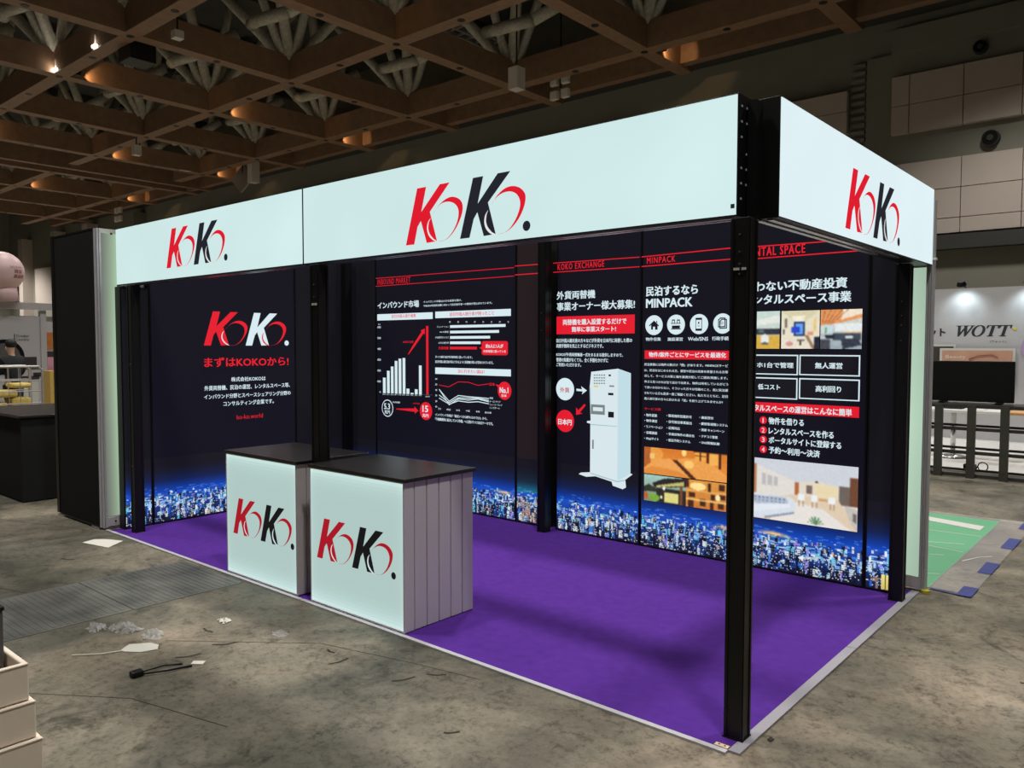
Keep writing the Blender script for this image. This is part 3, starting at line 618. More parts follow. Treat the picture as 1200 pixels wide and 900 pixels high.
TEXTS = [
('koko', 'tagline_text', 'まずはKOKOから!', 'red', 0.896, 1.836, 1.453, 1.546, 0.03),
('koko', 'body_text', '株式会社KOKOは', 'white', 1.176, 1.561, 1.305, 1.35, 0.02),
('koko', 'body_text', '外貨両替機、民泊の運営、レンタルスペース等、', 'white', 0.894, 1.849, 1.225, 1.273, 0.02),
('koko', 'body_text', 'インバウンド分野とスペースシェアリング分野の', 'white', 0.89, 1.856, 1.142, 1.188, 0.02),
('koko', 'body_text', 'コンサルティング企業です。', 'white', 1.089, 1.653, 1.065, 1.113, 0.02),
('koko', 'web_address_text', 'ko-ko.world', 'red', 1.23, 1.523, 0.925, 0.97, 0.01),
('inbound', 'header_text', 'INBOUND MARKET', 'red', -5.403, -4.876, 2.323, 2.382, 0.01),
('inbound', 'heading_text', 'インバウンド市場', 'white', -5.405, -4.744, 2.063, 2.136, 0.035),
('inbound', 'body_text', 'インバウンド市場は大きな成長を続け、', 'white', -4.677, -4.126, 2.102, 2.124, 0.02),
('inbound', 'body_text', '今後2030年政府目標に向かって訪日旅行者への期待が見込まれています。', 'white', -4.678, -3.724, 2.062, 2.084, 0.02),
('inbound', 'title_text', '訪日外国人旅行者数', 'red', -5.174, -4.789, 1.958, 1.995, 0.015),
('inbound', 'title_text', '訪日外国人旅行者が困ったこと', 'red', -4.295, -3.698, 1.958, 1.996, 0.015),
('inbound', 'title_text', '次に行きたい国は?', 'red', -4.184, -3.822, 1.394, 1.43, 0.015),
('inbound', 'axis_text', '6000', 'white', -5.411, -5.354, 1.853, 1.875, 0.02),
('inbound', 'axis_text', '5000', 'white', -5.412, -5.355, 1.735, 1.757, 0.02),
('inbound', 'axis_text', '4000', 'white', -5.413, -5.356, 1.617, 1.639, 0.02),
('inbound', 'axis_text', '3000', 'white', -5.414, -5.357, 1.499, 1.521, 0.02),
('inbound', 'axis_text', '2000', 'white', -5.416, -5.359, 1.381, 1.402, 0.02),
('inbound', 'axis_text', '1000', 'white', -5.417, -5.36, 1.262, 1.284, 0.02),
('inbound', 'axis_text', '0', 'white', -5.382, -5.363, 1.148, 1.167, 0.02),
('inbound', 'axis_text', '万人', 'white', -5.398, -5.36, 1.887, 1.903, 0.02),
('inbound', 'axis_text', '2014', 'white', -5.33, -5.283, 1.128, 1.141, 0.01),
('inbound', 'axis_text', '2015', 'white', -5.264, -5.217, 1.13, 1.142, 0.01),
('inbound', 'axis_text', '2016', 'white', -5.198, -5.152, 1.131, 1.143, 0.01),
('inbound', 'axis_text', '2017', 'white', -5.136, -5.09, 1.133, 1.145, 0.01),
('inbound', 'axis_text', '2018', 'white', -5.074, -5.028, 1.134, 1.146, 0.01),
('inbound', 'axis_text', '2019', 'white', -5.01, -4.965, 1.135, 1.147, 0.01),
('inbound', 'axis_text', '2020', 'white', -4.947, -4.903, 1.137, 1.149, 0.01),
('inbound', 'axis_text', '2021', 'white', -4.882, -4.838, 1.138, 1.15, 0.01),
('inbound', 'axis_text', '2022', 'white', -4.818, -4.775, 1.14, 1.152, 0.01),
('inbound', 'axis_text', '2023', 'white', -4.755, -4.712, 1.141, 1.153, 0.01),
('inbound', 'axis_text', '2030', 'white', -4.652, -4.59, 1.133, 1.147, 0.01),
('inbound', 'trend_text', '6000万人目標', 'red', -4.994, -4.834, 1.691, 1.715, 0.02),
('inbound', 'amount_text', '5.3', 'white', -5.307, -5.209, 0.974, 1.038, 0.04),
('inbound', 'amount_text', '兆円', 'white', -5.301, -5.212, 0.924, 0.965, 0.03),
('inbound', 'amount_text', '15', 'white', -4.697, -4.612, 0.977, 1.045, 0.04),
('inbound', 'amount_text', '兆円', 'white', -4.698, -4.608, 0.923, 0.959, 0.03),
('inbound', 'axis_text', '2023年実績', 'white', -5.167, -5.049, 1.047, 1.067, 0.02),
('inbound', 'trend_text', '2030年目標', 'red', -4.843, -4.741, 1.05, 1.068, 0.01),
('inbound', 'axis_text', 'コミュニケーション', 'white', -4.48, -4.31, 1.846, 1.864, 0.01),
('inbound', 'axis_text', 'Wi-Fi環境', 'white', -4.441, -4.311, 1.792, 1.812, 0.01),
('inbound', 'axis_text', '多言語表示の少なさ', 'white', -4.503, -4.311, 1.737, 1.758, 0.01),
('inbound', 'axis_text', '公共交通利用', 'white', -4.459, -4.311, 1.683, 1.703, 0.01),
('inbound', 'trend_text', '外貨両替', 'red', -4.455, -4.311, 1.625, 1.655, 0.03),
('inbound', 'axis_text', '0', 'white', -4.304, -4.282, 1.893, 1.91, 0.01),
('inbound', 'axis_text', '5', 'white', -4.187, -4.166, 1.891, 1.908, 0.01),
('inbound', 'axis_text', '10', 'white', -4.072, -4.052, 1.889, 1.906, 0.01),
('inbound', 'axis_text', '15', 'white', -3.96, -3.94, 1.887, 1.903, 0.01),
('inbound', 'axis_text', '20', 'white', -3.849, -3.83, 1.885, 1.901, 0.01),
('inbound', 'axis_text', '25', 'white', -3.741, -3.722, 1.883, 1.899, 0.01),
('inbound', 'axis_text', '30', 'white', -3.635, -3.616, 1.881, 1.897, 0.01),
('inbound', 'axis_text', '35', 'white', -3.53, -3.512, 1.88, 1.895, 0.01),
('inbound', 'callout_text', '約6人に1人が', 'white', -3.806, -3.583, 1.642, 1.68, 0.03),
('inbound', 'callout_text', '外貨両替に困っている', 'white', -3.836, -3.551, 1.598, 1.624, 0.02),
('inbound', 'body_text', '多くの旅行者が外貨両替に困っています。', 'white', -4.504, -3.983, 1.538, 1.563, 0.02),
('inbound', 'body_text', '訪日外国人旅行者が安心できるように両替機の導入が求められています。', 'white', -4.504, -3.708, 1.488, 1.516, 0.02),
('inbound', 'trend_text', '日本', 'red', -3.757, -3.689, 1.28, 1.311, 0.03),
('inbound', 'callout_text', 'No.1', 'white', -3.627, -3.518, 1.217, 1.271, 0.04),
('inbound', 'callout_text', '日本', 'white', -3.602, -3.539, 1.18, 1.206, 0.03),
('inbound', 'axis_text', '韓国', 'white', -3.757, -3.712, 1.153, 1.172, 0.01),
('inbound', 'axis_text', 'オーストラリア', 'white', -3.757, -3.617, 1.121, 1.139, 0.01),
('inbound', 'axis_text', 'ニュージーランド', 'white', -3.757, -3.594, 1.092, 1.109, 0.01),
('inbound', 'axis_text', 'シンガポール', 'white', -3.757, -3.627, 1.061, 1.08, 0.01),
('inbound', 'axis_text', '60', 'white', -4.505, -4.478, 1.317, 1.334, 0.02),
('inbound', 'axis_text', '50', 'white', -4.505, -4.479, 1.259, 1.278, 0.02),
('inbound', 'axis_text', '40', 'white', -4.505, -4.479, 1.203, 1.222, 0.02),
('inbound', 'axis_text', '30', 'white', -4.506, -4.479, 1.148, 1.166, 0.02),
('inbound', 'axis_text', '20', 'white', -4.506, -4.479, 1.088, 1.107, 0.02),
('inbound', 'axis_text', '0', 'white', -4.506, -4.48, 1.033, 1.051, 0.02),
('inbound', 'axis_text', '全体', 'white', -4.466, -4.422, 1.014, 1.033, 0.01),
('inbound', 'axis_text', '韓国', 'white', -4.342, -4.288, 1.012, 1.03, 0.01),
('inbound', 'axis_text', '台湾', 'white', -4.206, -4.154, 1.013, 1.031, 0.01),
('inbound', 'axis_text', '中国', 'white', -4.072, -4.02, 1.013, 1.031, 0.01),
('inbound', 'axis_text', '香港', 'white', -3.937, -3.886, 1.015, 1.032, 0.01),
('inbound', 'axis_text', '欧米豪', 'white', -3.816, -3.733, 1.011, 1.03, 0.01),
('inbound', 'body_text', 'インバウンド市場が「最近いつかは終わるのでは?」から、', 'white', -4.507, -3.786, 0.947, 0.975, 0.025),
('inbound', 'body_text', '「今後継続的に拡大していく市場」へと変わりつつあるテーマです。', 'white', -4.507, -3.71, 0.9, 0.931, 0.025),
('exchange', 'header_text', 'KOKO EXCHANGE', 'red', -2.942, -2.448, 2.333, 2.387, 0.02),
('exchange', 'heading_text', '外貨両替機', 'white', -2.95, -2.537, 2.072, 2.145, 0.03),
('exchange', 'heading_text', '事業オーナー様大募集!', 'white', -2.949, -2.142, 1.972, 2.047, 0.03),
('exchange', 'box_text', '両替機を購入設置するだけで', 'white', -2.882, -2.222, 1.846, 1.897, 0.03),
('exchange', 'box_text', '簡単に事業スタート!', 'white', -2.784, -2.325, 1.785, 1.831, 0.03),
('exchange', 'body_text', '訪日外国人観光客の方々などが外貨を日本円に両替した際の', 'white', -2.953, -2.166, 1.693, 1.728, 0.02),
('exchange', 'body_text', '両替手数料を売上とするビジネスです。', 'white', -2.953, -2.451, 1.646, 1.681, 0.02),
('exchange', 'body_text', 'KOKOが外貨両替機器一式をまるまる提供しますので、', 'white', -2.952, -2.256, 1.572, 1.603, 0.02),
('exchange', 'body_text', '管理の知識がなくても、全く手間をかけずに', 'white', -2.952, -2.401, 1.523, 1.559, 0.02),
('exchange', 'body_text', 'ご利用いただけます。', 'white', -2.952, -2.682, 1.481, 1.514, 0.02),
('exchange', 'currency_text', '外貨', 'deepred', -2.91, -2.806, 1.251, 1.297, 0.02),
('exchange', 'yen_text', '日本円', 'white', -2.929, -2.78, 0.963, 1.016, 0.035),
('minpack', 'header_text', 'MINPACK', 'red', -2.033, -1.775, 2.329, 2.379, 0.02),
('minpack', 'heading_text', '民泊するなら', 'white', -2.038, -1.575, 2.065, 2.145, 0.04),
('minpack', 'heading_text', 'MINPACK', 'white', -2.038, -1.621, 1.972, 2.046, 0.045),
('minpack', 'icon_text', '物件収集', 'white', -2.037, -1.897, 1.705, 1.733, 0.03),
('minpack', 'icon_text', '施設運営', 'white', -1.836, -1.701, 1.704, 1.732, 0.03),
('minpack', 'icon_text', 'Web/SNS', 'white', -1.657, -1.484, 1.705, 1.734, 0.03),
('minpack', 'icon_text', '行政手続', 'white', -1.452, -1.316, 1.707, 1.737, 0.03),
('minpack', 'box_text', '物件/案件ごとにサービスを最適化', 'white', -2.007, -1.334, 1.574, 1.615, 0.03),
('minpack', 'body_text', '民泊事業には物件の数だけ「顔」があります。MINPACKサービ', 'white', -2.047, -1.318, 1.503, 1.525, 0.015),
('minpack', 'body_text', 'は、民泊をはじめられる方、運営や民泊の改善を希望される方等', 'white', -2.047, -1.317, 1.456, 1.477, 0.015),
('minpack', 'body_text', '対して、サービスの質と幅を最適分配してご提供/実施します。', 'white', -2.046, -1.319, 1.41, 1.431, 0.015),
('minpack', 'body_text', '件さえ見つかれば全て自分で出来る、物件は所有しているがどう', 'white', -2.046, -1.314, 1.363, 1.384, 0.015),
('minpack', 'body_text', 'て良いか分からない、そういった方々は勿論のこと、既に民泊運', 'white', -2.045, -1.315, 1.317, 1.338, 0.015),
('minpack', 'body_text', 'されている方も是非一度ご相談ください。私たちとともに、訪日', 'white', -2.045, -1.317, 1.27, 1.292, 0.015),
('minpack', 'body_text', '国人旅行客の方々に好かれる「宿」を創り上げてみませんか?', 'white', -2.044, -1.356, 1.225, 1.246, 0.015),
('minpack', 'sub_heading_text', 'サービス例', 'red', -2.043, -1.894, 1.14, 1.162, 0.02),
('minpack', 'list_text', '・物件提案', 'white', -2.043, -1.924, 1.088, 1.112, 0.025),
('minpack', 'list_text', '・物件運営', 'white', -2.042, -1.924, 1.043, 1.066, 0.025),
('minpack', 'list_text', '・リノベーション', 'white', -2.042, -1.872, 0.994, 1.017, 0.025),
('minpack', 'list_text', '・各種調達', 'white', -2.041, -1.922, 0.945, 0.969, 0.025),
('minpack', 'list_text', '・Webサイト', 'white', -2.041, -1.907, 0.897, 0.92, 0.025),
('minpack', 'list_text', '・簡易宿所営業許可', 'white', -1.838, -1.616, 1.095, 1.118, 0.025),
('minpack', 'list_text', '・住宅宿泊事業届出', 'white', -1.837, -1.615, 1.047, 1.07, 0.025),
('minpack', 'list_text', '・近隣対応', 'white', -1.836, -1.717, 0.997, 1.02, 0.025),
('minpack', 'list_text', '・非適合物件の適合化', 'white', -1.836, -1.59, 0.949, 0.971, 0.025),
('minpack', 'list_text', '・宿泊予約システム', 'white', -1.835, -1.624, 0.899, 0.922, 0.025),
('minpack', 'list_text', '・施設受付', 'white', -1.55, -1.431, 1.098, 1.12, 0.025),
('minpack', 'list_text', '・鍵管理/遠隔システム', 'white', -1.549, -1.313, 1.05, 1.072, 0.025),
('minpack', 'list_text', '・清掃 キャンペーン', 'white', -1.548, -1.34, 1.002, 1.024, 0.025),
('minpack', 'list_text', '・クチコミ管理', 'white', -1.548, -1.395, 0.952, 0.974, 0.025),
('minpack', 'list_text', '・SNS情報拡散', 'white', -1.547, -1.376, 0.903, 0.925, 0.025),
('rental', 'header_text', 'RENTAL SPACE', 'red', -1.19, -0.749, 2.322, 2.387, 0.03),
('rental', 'heading_text', '買わない不動産投資', 'white', -1.199, -0.457, 2.063, 2.138, 0.035),
('rental', 'heading_text', 'レンタルスペース事業', 'white', -1.194, -0.428, 1.967, 2.041, 0.035),
('rental', 'box_text', 'スマホ1台で管理', 'white', -1.189, -0.817, 1.506, 1.546, 0.035),
('rental', 'box_text', '無人運営', 'white', -0.664, -0.477, 1.507, 1.55, 0.035),
('rental', 'box_text', '低コスト', 'white', -1.08, -0.912, 1.345, 1.386, 0.035),
('rental', 'box_text', '高利回り', 'white', -0.658, -0.482, 1.343, 1.388, 0.035),
('rental', 'box_text', 'レンタルスペースの運営はこんなに簡単', 'white', -1.189, -0.408, 1.184, 1.234, 0.03),
('rental', 'list_text', '物件を借りる', 'white', -0.994, -0.735, 1.093, 1.144, 0.03),
('rental', 'number_text', '1', 'white', -1.046, -1.025, 1.1, 1.135, 0.0),
('rental', 'list_text', 'レンタルスペースを作る', 'white', -0.992, -0.526, 1.02, 1.071, 0.03),
('rental', 'number_text', '2', 'white', -1.045, -1.023, 1.028, 1.062, 0.0),
('rental', 'list_text', 'ポータルサイトに登録する', 'white', -0.991, -0.473, 0.952, 1.002, 0.03),
('rental', 'number_text', '3', 'white', -1.043, -1.022, 0.958, 0.993, 0.0),
('rental', 'list_text', '予約〜利用〜決済', 'white', -0.99, -0.618, 0.879, 0.93, 0.03),
('rental', 'number_text', '4', 'white', -1.042, -1.021, 0.885, 0.92, 0.0),
]
SHAPES = [
('inbound','header_line','red',('l',[(-5.435,2.396),(-3.457,2.389)],0.006),0),
('inbound','header_line','red',('l',[(-5.436,2.31),(-3.457,2.311)],0.006),0),
('inbound2','header_line','red',('l',[(-3.438,2.402),(-3.136,2.4)],0.008),0),
('inbound2','header_line','red',('l',[(-3.438,2.32),(-3.136,2.32)],0.008),0),
('inbound','title_bar','white',[(-5.416,1.937),(-4.544,1.937),(-4.544,2.005),(-5.416,2.005)],0),
('inbound','title_bar','white',[(-4.506,1.943),(-3.491,1.943),(-3.491,2.009),(-4.506,2.009)],0),
('inbound','title_bar','white',[(-4.509,1.377),(-3.49,1.377),(-3.49,1.442),(-4.509,1.442)],0),
('inbound','chart_bar','white',[(-5.328,1.148),(-5.283,1.148),(-5.283,1.316),(-5.328,1.316)],0),
('inbound','chart_bar','white',[(-5.261,1.149),(-5.217,1.149),(-5.217,1.392),(-5.261,1.392)],0),
('inbound','chart_bar','white',[(-5.196,1.15),(-5.154,1.15),(-5.154,1.439),(-5.196,1.439)],0),
('inbound','chart_bar','white',[(-5.133,1.15),(-5.09,1.15),(-5.09,1.5),(-5.133,1.5)],0),
('inbound','chart_bar','white',[(-5.071,1.151),(-5.028,1.151),(-5.028,1.525),(-5.071,1.525)],0),
('inbound','chart_bar','white',[(-5.007,1.152),(-4.965,1.152),(-4.965,1.533),(-5.007,1.533)],0),
('inbound','chart_bar','white',[(-4.947,1.152),(-4.902,1.152),(-4.902,1.21),(-4.947,1.21)],0),
('inbound','chart_bar','white',[(-4.882,1.153),(-4.838,1.153),(-4.838,1.168),(-4.882,1.168)],0),
('inbound','chart_bar','white',[(-4.818,1.154),(-4.775,1.154),(-4.775,1.208),(-4.818,1.208)],0),
('inbound','chart_bar','white',[(-4.753,1.154),(-4.712,1.154),(-4.712,1.458),(-4.753,1.458)],0),
('inbound','chart_bar_target','red',[(-4.643,1.161),(-4.609,1.161),(-4.609,1.866),(-4.643,1.866)],0),
('inbound','chart_axis','grey',('l',[(-5.354,1.146),(-4.552,1.159)],0.004),0),
('inbound','trend_arrow','red',[(-4.921,1.575),(-4.837,1.676),(-4.71,1.809),(-4.727,1.821),(-4.662,1.84),(-4.663,1.776),(-4.68,1.791),(-4.806,1.667),(-4.913,1.569)],0),
('inbound','amount_ring','white',('c',-5.256,0.986,0.093),0),
('inbound','amount_disc','dark',('c',-5.256,0.986,0.084),1),
('inbound','amount_disc_red','red',('c',-4.65,0.988,0.093),0),
('inbound','growth_arrow','red',[(-5.114,0.989),(-4.822,1.006),(-4.828,1.028),(-4.763,0.986),(-4.822,0.949),(-4.815,0.97),(-5.114,0.981)],0),
('inbound','chart_bar','white',[(-4.295,1.842),(-3.557,1.842),(-3.557,1.868),(-4.295,1.868)],0),
('inbound','chart_bar','white',[(-4.295,1.787),(-3.639,1.787),(-3.639,1.813),(-4.295,1.813)],0),
('inbound','chart_bar','white',[(-4.296,1.733),(-3.753,1.733),(-3.753,1.759),(-4.296,1.759)],0),
('inbound','chart_bar','white',[(-4.296,1.68),(-3.878,1.68),(-3.878,1.706),(-4.296,1.706)],0),
('inbound','chart_bar_target','red',[(-4.296,1.628),(-3.926,1.628),(-3.926,1.654),(-4.296,1.654)],0),
('inbound','chart_axis','grey',('l',[(-4.295,1.874),(-4.296,1.622)],0.003),0),
('inbound','callout','red',[(-3.842,1.709),(-3.545,1.708),(-3.528,1.697),(-3.528,1.589),(-3.545,1.574),(-3.842,1.574),(-3.862,1.586),(-3.862,1.63),(-3.896,1.643),(-3.862,1.655),(-3.862,1.697)],0),
('inbound','chart_line_top','red',('l',[(-4.45,1.264),(-4.315,1.25),(-4.18,1.305),(-4.041,1.305),(-3.912,1.279),(-3.773,1.298)],0.006),0),
('inbound','chart_line','white',('l',[(-4.45,1.218),(-4.309,1.105),(-4.181,1.169),(-4.041,1.163),(-3.912,1.161),(-3.773,1.157)],0.008),0),
('inbound','chart_line','white',('l',[(-4.45,1.161),(-4.309,1.09),(-4.181,1.146),(-4.041,1.148),(-3.912,1.152),(-3.773,1.138)],0.008),0),
('inbound','chart_line','white',('l',[(-4.45,1.218),(-4.309,1.07),(-4.181,1.134),(-4.041,1.13),(-3.912,1.146),(-3.773,1.126)],0.008),0),
('inbound','chart_line','white',('l',[(-4.451,1.13),(-4.309,1.076),(-4.181,1.115),(-4.041,1.108),(-3.912,1.12),(-3.773,1.106)],0.008),0),
('inbound','callout','red',[(-3.685,1.296),(-3.632,1.291),(-3.644,1.262)],0),
('inbound','callout','red',('c',-3.569,1.239,0.086),0),
('exchange','header_line','red',('l',[(-2.991,2.399),(-2.108,2.389)],0.007),0),
('exchange','header_line','red',('l',[(-2.991,2.318),(-2.107,2.311)],0.007),0),
('exchange','title_box','red',[(-2.954,1.767),(-2.145,1.767),(-2.145,1.923),(-2.954,1.923)],0),
('exchange','currency_disc','white',('c',-2.857,1.281,0.099),0),
('exchange','yen_disc','red',('c',-2.855,0.998,0.099),0),
('exchange','arrow_white','white',[(-2.733,1.29),(-2.672,1.286),(-2.684,1.313),(-2.621,1.278),(-2.674,1.242),(-2.664,1.268),(-2.732,1.27)],0),
('exchange','arrow_red','red',[(-2.646,1.16),(-2.632,1.149),(-2.694,1.082),(-2.665,1.076),(-2.736,1.058),(-2.734,1.126),(-2.712,1.101)],0),
('exchange','machine_print','machine',[(-2.577,1.441),(-2.303,1.473),(-2.178,1.438),(-2.174,0.602),(-2.153,0.596),(-2.224,0.543),(-2.216,0.479),(-2.249,0.46),(-2.348,0.479),(-2.36,0.512),(-2.527,0.54),(-2.623,0.525),(-2.704,0.54),(-2.68,0.556),(-2.583,0.569),(-2.583,0.992),(-2.618,0.997),(-2.618,1.013),(-2.58,1.018),(-2.592,1.307)],0),
('exchange','machine_side','machine2',[(-2.303,1.47),(-2.18,1.436),(-2.174,0.599),(-2.302,0.526)],1),
('exchange','machine_shade','machine3',[(-2.583,0.989),(-2.306,0.989),(-2.306,0.984),(-2.583,0.981)],2),
('exchange','machine_shade','machine3',[(-2.592,1.307),(-2.582,1.305),(-2.578,1.163),(-2.587,1.163)],2),
('exchange','machine_shade','machine3',[(-2.58,0.566),(-2.302,0.524),(-2.224,0.543),(-2.224,0.535),(-2.302,0.514),(-2.58,0.558)],2),
('exchange','machine_slot','dark',[(-2.397,1.407),(-2.374,1.407),(-2.374,1.423),(-2.397,1.423)],2),
('exchange','machine_slot','dark',[(-2.4,1.247),(-2.347,1.247),(-2.347,1.267),(-2.4,1.267)],2),
('exchange','machine_slot','dark',[(-2.399,1.058),(-2.341,1.058),(-2.341,1.107),(-2.399,1.107)],2),
('exchange','machine_screen','midgrey',[(-2.578,1.076),(-2.433,1.076),(-2.433,1.161),(-2.578,1.161)],2),
('exchange','machine_screen_glass','machine',[(-2.555,1.105),(-2.453,1.105),(-2.453,1.138),(-2.555,1.138)],3),
('exchange','machine_handle','midgrey',[(-2.561,0.776),(-2.545,0.776),(-2.545,0.855),(-2.561,0.855)],2),
('exchange','machine_slot_grey','midgrey',[(-2.389,1.318),(-2.34,1.318),(-2.34,1.331),(-2.389,1.331)],2),
('exchange','machine_label','midgrey',[(-2.55,1.408),(-2.532,1.408),(-2.532,1.418),(-2.55,1.418)],2),
('exchange','machine_label','midgrey',[(-2.524,1.409),(-2.507,1.409),(-2.507,1.419),(-2.524,1.419)],2),
('exchange','machine_label','midgrey',[(-2.499,1.409),(-2.482,1.409),(-2.482,1.42),(-2.499,1.42)],2),
('exchange','machine_label','midgrey',[(-2.474,1.41),(-2.457,1.41),(-2.457,1.42),(-2.474,1.42)],2),
('exchange','machine_label','midgrey',[(-2.45,1.41),(-2.432,1.41),(-2.432,1.421),(-2.45,1.421)],2),
('exchange','machine_label','midgrey',[(-2.549,1.384),(-2.532,1.384),(-2.532,1.395),(-2.549,1.395)],2),
('exchange','machine_label','midgrey',[(-2.524,1.385),(-2.507,1.385),(-2.507,1.396),(-2.524,1.396)],2),
('exchange','machine_label','midgrey',[(-2.499,1.386),(-2.482,1.386),(-2.482,1.396),(-2.499,1.396)],2),
('exchange','machine_label','midgrey',[(-2.474,1.386),(-2.457,1.386),(-2.457,1.397),(-2.474,1.397)],2),
('exchange','machine_label','midgrey',[(-2.449,1.387),(-2.432,1.387),(-2.432,1.398),(-2.449,1.398)],2),
('exchange','machine_label','midgrey',[(-2.549,1.361),(-2.532,1.361),(-2.532,1.371),(-2.549,1.371)],2),
('exchange','machine_label','midgrey',[(-2.524,1.362),(-2.507,1.362),(-2.507,1.372),(-2.524,1.372)],2),
('exchange','machine_label','midgrey',[(-2.499,1.362),(-2.482,1.362),(-2.482,1.373),(-2.499,1.373)],2),
('exchange','machine_label','midgrey',[(-2.474,1.363),(-2.457,1.363),(-2.457,1.374),(-2.474,1.374)],2),
('exchange','machine_label','midgrey',[(-2.449,1.364),(-2.432,1.364),(-2.432,1.374),(-2.449,1.374)],2),
('exchange','machine_label','midgrey',[(-2.549,1.337),(-2.532,1.337),(-2.532,1.348),(-2.549,1.348)],2),
('exchange','machine_label','midgrey',[(-2.524,1.338),(-2.507,1.338),(-2.507,1.349),(-2.524,1.349)],2),
('exchange','machine_label','midgrey',[(-2.499,1.339),(-2.482,1.339),(-2.482,1.349),(-2.499,1.349)],2),
('exchange','machine_label','midgrey',[(-2.474,1.34),(-2.457,1.34),(-2.457,1.35),(-2.474,1.35)],2),
('exchange','machine_label','midgrey',[(-2.449,1.341),(-2.432,1.341),(-2.432,1.351),(-2.449,1.351)],2),
('exchange','machine_label_yellow','yellow',[(-2.547,1.311),(-2.5,1.311),(-2.5,1.324),(-2.547,1.324)],2),
('minpack','header_line','red',('l',[(-2.082,2.389),(-1.316,2.4)],0.008),0),
('minpack','header_line','red',('l',[(-2.081,2.311),(-1.314,2.317)],0.008),0),
('minpack','icon_disc','white',('c',-1.964,1.832,0.080),0),
('minpack','icon_disc','white',('c',-1.765,1.833,0.079),0),
('minpack','icon_disc','white',('c',-1.565,1.834,0.078),0),
('minpack','icon_disc','white',('c',-1.369,1.835,0.077),0),
('minpack','icon_print','dark',[(-2.011,1.829),(-1.964,1.869),(-1.916,1.828),(-1.924,1.822),(-1.93,1.828),(-1.93,1.795),(-1.953,1.795),(-1.953,1.819),(-1.972,1.819),(-1.972,1.795),(-1.99,1.796),(-1.99,1.835),(-2.004,1.823)],1),
('minpack','icon_print','dark',[(-1.943,1.866),(-1.935,1.866),(-1.934,1.846),(-1.943,1.852)],1),
('minpack','icon_print','dark',[(-1.801,1.874),(-1.774,1.874),(-1.774,1.845),(-1.78,1.845),(-1.78,1.865),(-1.795,1.865),(-1.794,1.846),(-1.8,1.846)],1),
('minpack','icon_print','dark',[(-1.756,1.874),(-1.73,1.873),(-1.73,1.844),(-1.736,1.844),(-1.736,1.864),(-1.75,1.864),(-1.75,1.845),(-1.756,1.845)],1),
('minpack','icon_print','dark',[(-1.8,1.802),(-1.729,1.802),(-1.729,1.826),(-1.8,1.826)],1),
('minpack','icon_print','dark',[(-1.809,1.84),(-1.722,1.84),(-1.722,1.846),(-1.809,1.846)],1),
('minpack','icon_print','dark',[(-1.808,1.795),(-1.721,1.795),(-1.721,1.801),(-1.808,1.801)],1),
('minpack','icon_print','dark',[(-1.594,1.782),(-1.539,1.782),(-1.539,1.883),(-1.594,1.883)],1),
('minpack','icon_screen','white',[(-1.589,1.799),(-1.544,1.799),(-1.544,1.867),(-1.589,1.867)],2),
('minpack','icon_print','dark',[(-1.571,1.835),(-1.561,1.835),(-1.561,1.852),(-1.571,1.852)],3),
('minpack','icon_print','dark',[(-1.574,1.817),(-1.558,1.817),(-1.558,1.822),(-1.574,1.822)],3),
('minpack','icon_print','dark',('l',[(-1.401,1.863),(-1.386,1.877),(-1.349,1.876),(-1.348,1.812),(-1.401,1.81),(-1.401,1.863)],0.008),1),
('minpack','icon_print','dark',('l',[(-1.39,1.852),(-1.374,1.867),(-1.337,1.866),(-1.336,1.801),(-1.389,1.799),(-1.39,1.852)],0.008),1),
('minpack','icon_print','dark',[(-1.39,1.843),(-1.36,1.843),(-1.36,1.847),(-1.39,1.847)],1),
('minpack','icon_print','dark',[(-1.39,1.83),(-1.36,1.83),(-1.36,1.834),(-1.39,1.834)],1),
('minpack','title_box','red',[(-2.048,1.559),(-1.314,1.559),(-1.314,1.628),(-2.048,1.628)],0),
('rental','header_line','red',('l',[(-1.253,2.396),(-0.387,2.387)],0.008),0),
('rental','header_line','red',('l',[(-1.251,2.306),(-0.386,2.309)],0.008),0),
('rental','info_box','white',[(-0.777,1.458),(-0.362,1.458),(-0.362,1.603),(-0.777,1.603)],0),
('rental','info_box_inside','dark',[(-0.768,1.466),(-0.371,1.466),(-0.371,1.594),(-0.768,1.594)],1),
('rental','info_box','white',[(-1.232,1.456),(-0.786,1.456),(-0.786,1.602),(-1.232,1.602)],0),
('rental','info_box_inside','dark',[(-1.223,1.464),(-0.795,1.464),(-0.795,1.593),(-1.223,1.593)],1),
('rental','info_box','white',[(-0.776,1.289),(-0.361,1.289),(-0.361,1.437),(-0.776,1.437)],0),
('rental','info_box_inside','dark',[(-0.767,1.297),(-0.37,1.297),(-0.37,1.428),(-0.767,1.428)],1),
('rental','info_box','white',[(-1.232,1.281),(-0.787,1.281),(-0.787,1.435),(-1.232,1.435)],0),
('rental','info_box_inside','dark',[(-1.223,1.289),(-0.796,1.289),(-0.796,1.426),(-1.223,1.426)],1),
('rental','title_box','red',[(-1.225,1.176),(-0.362,1.176),(-0.362,1.251),(-1.225,1.251)],0),
('rental','number_disc','red',('c',-1.036,1.119,0.028),0),
('rental','number_disc','red',('c',-1.035,1.046,0.028),0),
('rental','number_disc','red',('c',-1.034,0.977,0.028),0),
('rental','number_disc','red',('c',-1.033,0.904,0.028),0),
]
